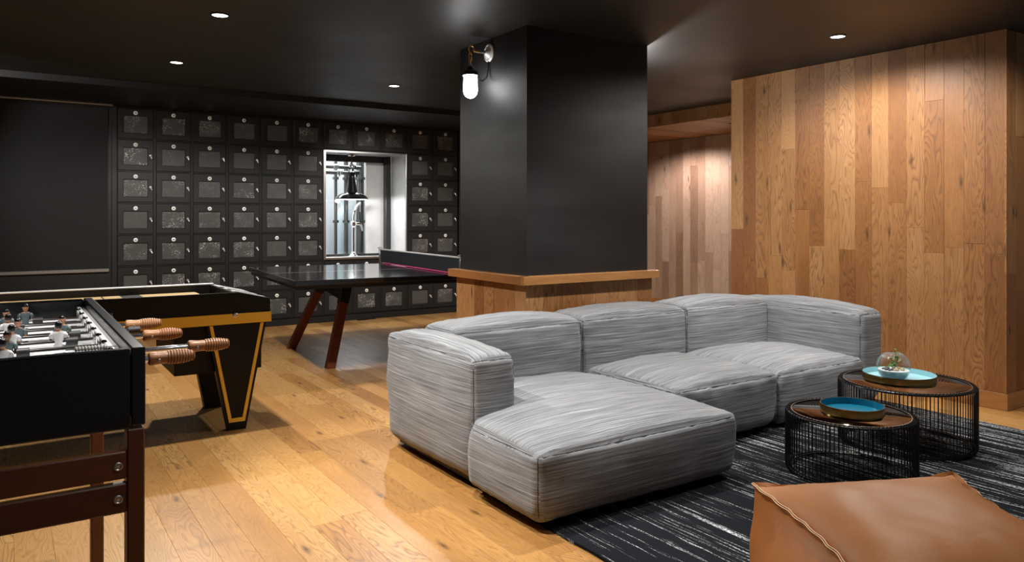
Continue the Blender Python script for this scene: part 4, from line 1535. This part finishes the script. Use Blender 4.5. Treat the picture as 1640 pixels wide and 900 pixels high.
# ------------------------------------------------------------------ foosball table
fb = thing('foosball_table', 'black foosball table with wooden handles and dark red wood legs, at near left', 'table', (0, 0, 0))
FX0, FX1, FY0, FY1 = -0.508, 0.270, 1.94, 3.255
FZ0, FZ1 = 0.713, 0.900
bm = B(FX0 + 0.031, FX1 - 0.0315, FY0 + 0.002, FY0 + 0.030, FZ0, FZ1 - 0.002, bev=0.004, seg=2)
new_obj('end_panel', bm, 'black_lam', fb)
new_obj('end_panel', B(FX0 + 0.031, FX1 - 0.0315, FY1 - 0.028, FY1, FZ0, FZ1 - 0.002, bev=0.004), 'black_lam', fb)
for x0, x1 in ((FX0, FX0 + 0.030), (FX1 - 0.030, FX1)):
    bm = B(x0, x1, FY0, FY1, FZ0 + 0.006, FZ1, bev=0.004, seg=2)
    new_obj('side_panel', bm, 'black_lam', fb)
new_obj('field', B(FX0 + 0.031, FX1 - 0.031, FY0 + 0.031, FY1 - 0.029, 0.735, 0.762), 'field_grey', fb, label='pale grey playing field')
bm = bmesh.new()
for yy in (2.20, 2.38, 2.60, 2.82, 3.0):
    box(bm, FX0 + 0.03, FX1 - 0.03, yy - 0.004, yy + 0.004, 0.7622, 0.7626)
for xx in (-0.30, 0.06):
    box(bm, xx - 0.004, xx + 0.004, FY0 + 0.04, 2.38, 0.7622, 0.7626)
    box(bm, xx - 0.004, xx + 0.004, 2.82, FY1 - 0.04, 0.7622, 0.7626)
new_obj('field_line', bm, 'white_line', fb, label='white pitch lines')
for xx in (FX0 + 0.031, FX1 - 0.055):
    new_obj('side_strip', B(xx, xx + 0.024, FY0 + 0.031, FY1 - 0.029, 0.866, 0.872, bev=0.002), 'steel_sheet', fb, label='steel strip inside the rim')
    new_obj('inner_wall', B(xx + (0.0 if xx < 0 else 0.006), xx + (0.018 if xx < 0 else 0.024), FY0 + 0.031, FY1 - 0.029, 0.7625, 0.8655), 'steel_sheet', fb)
# score beads on the near rim
bm = bmesh.new()
tube(bm, [(0.11, FY0 + 0.016, 0.9055), (0.212, FY0 + 0.016, 0.9055)], 0.0015, 6)
rod_ = new_obj('score_wire', bm, 'steel', fb)
b0 = None
for k in range(10):
    if b0 is None:
        bm = bmesh.new()
        lathe(bm, [(0.0, -0.0030), (0.0045, -0.0027), (0.0062, 0.0), (0.0045, 0.0027), (0.0, 0.0030)], 12, 'x')
        b0 = new_obj('score_bead', bm, 'white_plate', rod_, smooth=True)
        o = b0
    else:
        o = b0.copy()
        COL.objects.link(o)
    o.location = (0.130 + k * 0.0063, FY0 + 0.016, 0.9055)

# figures: one body each, made of lofted rings
def figure_bm(facing):
    """origin on the rod; looks towards -y when facing = -1"""
    bm = bmesh.new()
    rings = [(-0.070, 0.009, 0.012), (-0.064, 0.010, 0.013), (-0.050, 0.009, 0.009), (-0.022, 0.0115, 0.009), (-0.012, 0.0125, 0.0105), (0.0, 0.0135, 0.0115),
             (0.010, 0.0125, 0.0095), (0.020, 0.0150, 0.0098), (0.027, 0.0165, 0.0095), (0.032, 0.0130, 0.008), (0.035, 0.0058, 0.0056), (0.038, 0.0054, 0.0056),
             (0.041, 0.0078, 0.0078), (0.046, 0.0094, 0.0098), (0.052, 0.0094, 0.0100), (0.057, 0.0078, 0.0084), (0.061, 0.0040, 0.0045)]
    n = 14
    prev = None
    for z, rx, ry in rings:
        cur = [bm.verts.new((rx * math.cos(2 * PI * k / n), ry * math.sin(2 * PI * k / n), z)) for k in range(n)]
        if prev:
            for k in range(n):
                f = bm.faces.new((prev[k], prev[(k + 1) % n], cur[(k + 1) % n], cur[k]))
                zc_ = z
                yc = sum(v.co.y for v in f.verts) / 4 * facing
                if zc_ > 0.052 or (zc_ > 0.043 and yc < 0.002):
                    f.material_index = 2
                elif zc_ > 0.0345:
                    f.material_index = 1
                elif zc_ < -0.055:
                    f.material_index = 2
                else:
                    f.material_index = 0
        else:
            bm.faces.new(cur[::-1])
        prev = cur
    f = bm.faces.new(prev)
    f.material_index = 2
    # sleeves and arms held against the body
    for s in (-1, 1):
        tube(bm, [(s * 0.0135, 0, 0.028), (s * 0.0185, 0, 0.021), (s * 0.019, facing * 0.001, 0.013)], [0.0045, 0.0055, 0.005], 8, mi=0)
        tube(bm, [(s * 0.019, facing * 0.001, 0.014), (s * 0.0182, facing * 0.002, 0.004), (s * 0.0165, facing * 0.003, -0.005)], [0.0036, 0.0034, 0.0032], 8, mi=1)
    # nose
    tube(bm, [(0, facing * 0.0085, 0.0495), (0, facing * 0.0118, 0.0465)], [0.0012, 0.0018], 6, mi=1)
    return bm


FIG = {}
for key, shirt, skin, facing in (('w', 'shirt_white', 'skin', 1), ('g', 'shirt_grey', 'skin', -1), ('d', 'shirt_grey', 'skin_dark', -1)):
    bm = figure_bm(facing)
    me = bpy.data.meshes.new('player_figure')
    bm.to_mesh(me)
    bm.free()
    for m_ in (shirt, skin, 'hair'):
        me.materials.append(M[m_])
    me.shade_smooth()
    FIG[key] = me


def handle_bm():
    prof = [(0.0, 0.0), (0.012, 0.0008), (0.0162, 0.004), (0.0172, 0.009), (0.0165, 0.016), (0.0152, 0.026), (0.0148, 0.036), (0.0152, 0.044)]
    x_ = 0.046
    for k in range(9):
        amp = 0.0185 * math.sin(PI * (0.30 + 0.55 * (k + 0.5) / 9)) ** 0.5
        prof += [(amp - 0.0024, x_), (amp, x_ + 0.0014), (amp, x_ + 0.0050), (amp - 0.0024, x_ + 0.0064)]
        x_ += 0.0068
    prof += [(0.0135, x_ + 0.002), (0.008, x_ + 0.0045), (0.0, x_ + 0.005)]
    return lathe(bmesh.new(), prof, 22, 'x')


bm = handle_bm()
HM = bpy.data.meshes.new('handle')
bm.to_mesh(bm and HM)
bm.free()
HM.materials.append(M['handle_wood'])
HM.shade_smooth()
HM.set_sharp_from_angle(angle=math.radians(35))
bm = bmesh.new()
lathe(bm, [(0.0, -0.0185), (0.0034, -0.0182), (0.0042, -0.0165), (0.0042, -0.014)], 12, 'y', (0.025, 0, -0.003))
HS = bpy.data.meshes.new('screw')
bm.to_mesh(HS)
bm.free()
HS.materials.append(M['steel'])
bm = bmesh.new()
tube(bm, [(0, 0, 0), (0.030, 0, 0)], 0.0125, 18)
BM_ = bpy.data.meshes.new('bumper')
bm.to_mesh(BM_)
bm.free()
BM_.materials.append(M['black_rubber'])
BM_.shade_smooth()
BM_.set_sharp_from_angle(angle=math.radians(40))

RZ = 0.842
# index from the near end: handle start on the right (None = blunt end), figure positions, figure key, bumper starts
RODS = [(0.298, [-0.119], 'w', [-0.16, -0.108]),
        (0.418, [-0.008, -0.20], 'w', [0.012, -0.252]),
        (None, [0.002, -0.119, -0.24], 'd', [-0.285, 0.022]),
        (0.344, [0.125, 0.012, -0.101, -0.214, -0.327], 'w', [0.143, -0.376]),
        (None, [0.142, 0.028, -0.086, -0.20, -0.314], 'g', [0.160, -0.364]),
        (0.329, [0.005, -0.125, -0.255], 'w', [0.026, -0.303]),
        (None, [0.0, -0.20], 'g', [0.02, -0.25]),
        (None, [0.055, ], 'g', [0.076])]
STUB = {2: (0.262, 0.285, 0.008), 4: (0.262, 0.352, 0.018), 6: (0.262, 0.306, 0.016), 7: (0.262, 0.318, 0.020)}
for k, (hx, figs, key, bumps) in enumerate(RODS):
    y = 2.11 + 0.142 * k
    xr = hx + 0.02 if hx else STUB[k][1]
    bm = bmesh.new()
    tube(bm, [(FX0 - 0.2 if hx else FX0 - 0.12, 0, 0), (xr, 0, 0)], 0.0078, 14)
    rod = new_obj('rod', bm, 'chrome', fb, loc=(0, y, RZ), smooth=True, label='chrome rod')
    if hx:
        h = link('handle', HM, rod, (hx, 0, 0), (0.0, 0, 0), label='ribbed wooden handle')
        link('screw', HS, rod, (hx, 0, 0))
    else:
        a = STUB[k]
        bm = bmesh.new()
        tube(bm, [(a[1] - a[2] * 1.6, 0, 0), (a[1] + 0.004, 0, 0)], 0.0115, 16)
        new_obj('end_cap', bm, 'black_rubber' if k in (2, 4) else 'chrome', rod, smooth=True)
        link('handle', HM, rod, (FX0 - 0.13, 0, 0), (0, 0, PI), label='ribbed wooden handle')
    for fx in figs:
        o = link('player_figure', FIG[key], rod, (fx, 0, 0))
        # two figures of the grey side have a darker face
    for bx in bumps:
        link('bumper', BM_, rod, (bx, 0, 0))
    # bearing posts beside the rim
    for bx in (FX1 - 0.043, FX0 + 0.043):
        bm = bmesh.new()
        lathe(bm, [(0.0, -0.030), (0.0062, -0.030), (0.0062, 0.022), (0.0075, 0.024), (0.0075, 0.032), (0.004, 0.036), (0.0, 0.036)], 12)
        o = new_obj('bearing', bm, ['chrome'], fb, loc=(bx - 0.012 if bx > 0 else bx + 0.012, y + 0.012, RZ), smooth=True)

# stand: legs, rails, bolts
def leg_bm(s=0.0185):
    return B(-s, s, -0.0275, 0.0275, 0, FZ0 + 0.0, bev=0.003)


for lx, ly in ((0.2500, FY0 + 0.030), (0.2500, 2.86), (-0.4880, FY0 + 0.030), (-0.4880, 2.86)):
    rotw = Matrix(((0, 0, 1), (0, 1, 0), (-1, 0, 0)))
    me_bm = B(0, FZ0 - 0.0005, -0.0275, 0.0275, -0.0185, 0.0185, bev=0.003)      # length along local X = grain
    new_obj('leg', me_bm, 'mahogany', fb, loc=(lx, ly, FZ0 - 0.0005), rot=(0, PI / 2, 0), label='dark red wooden leg')
for z0, z1 in ((0.600, 0.663), (0.522, 0.590)):
    rail = new_obj('rail', B(0, 0.700, 0, 0.024, 0, z1 - z0, bev=0.003), 'mahogany', fb, loc=(-0.4690, FY0 + 0.004, z0), label='dark red wooden cross rail')
    for bx in (0.682, 0.018):
        bm = bmesh.new()
        lathe(bm, [(0.0095, 0.0), (0.0098, -0.003), (0.0075, -0.0045), (0.0062, -0.0032), (0.0062, -0.0012), (0.0, -0.0012)], 20, 'y', (0, 0, 0), mi=0)
        lathe(bm, [(0.0, -0.0030), (0.0028, -0.0028), (0.0035, -0.0012)], 10, 'y', (0, 0, 0), mi=1)
        new_obj('bolt', bm, ['dull_alu', 'brass'], rail, loc=(bx, 0.0002, (z1 - z0) / 2), smooth=True, label='round recessed bolt')
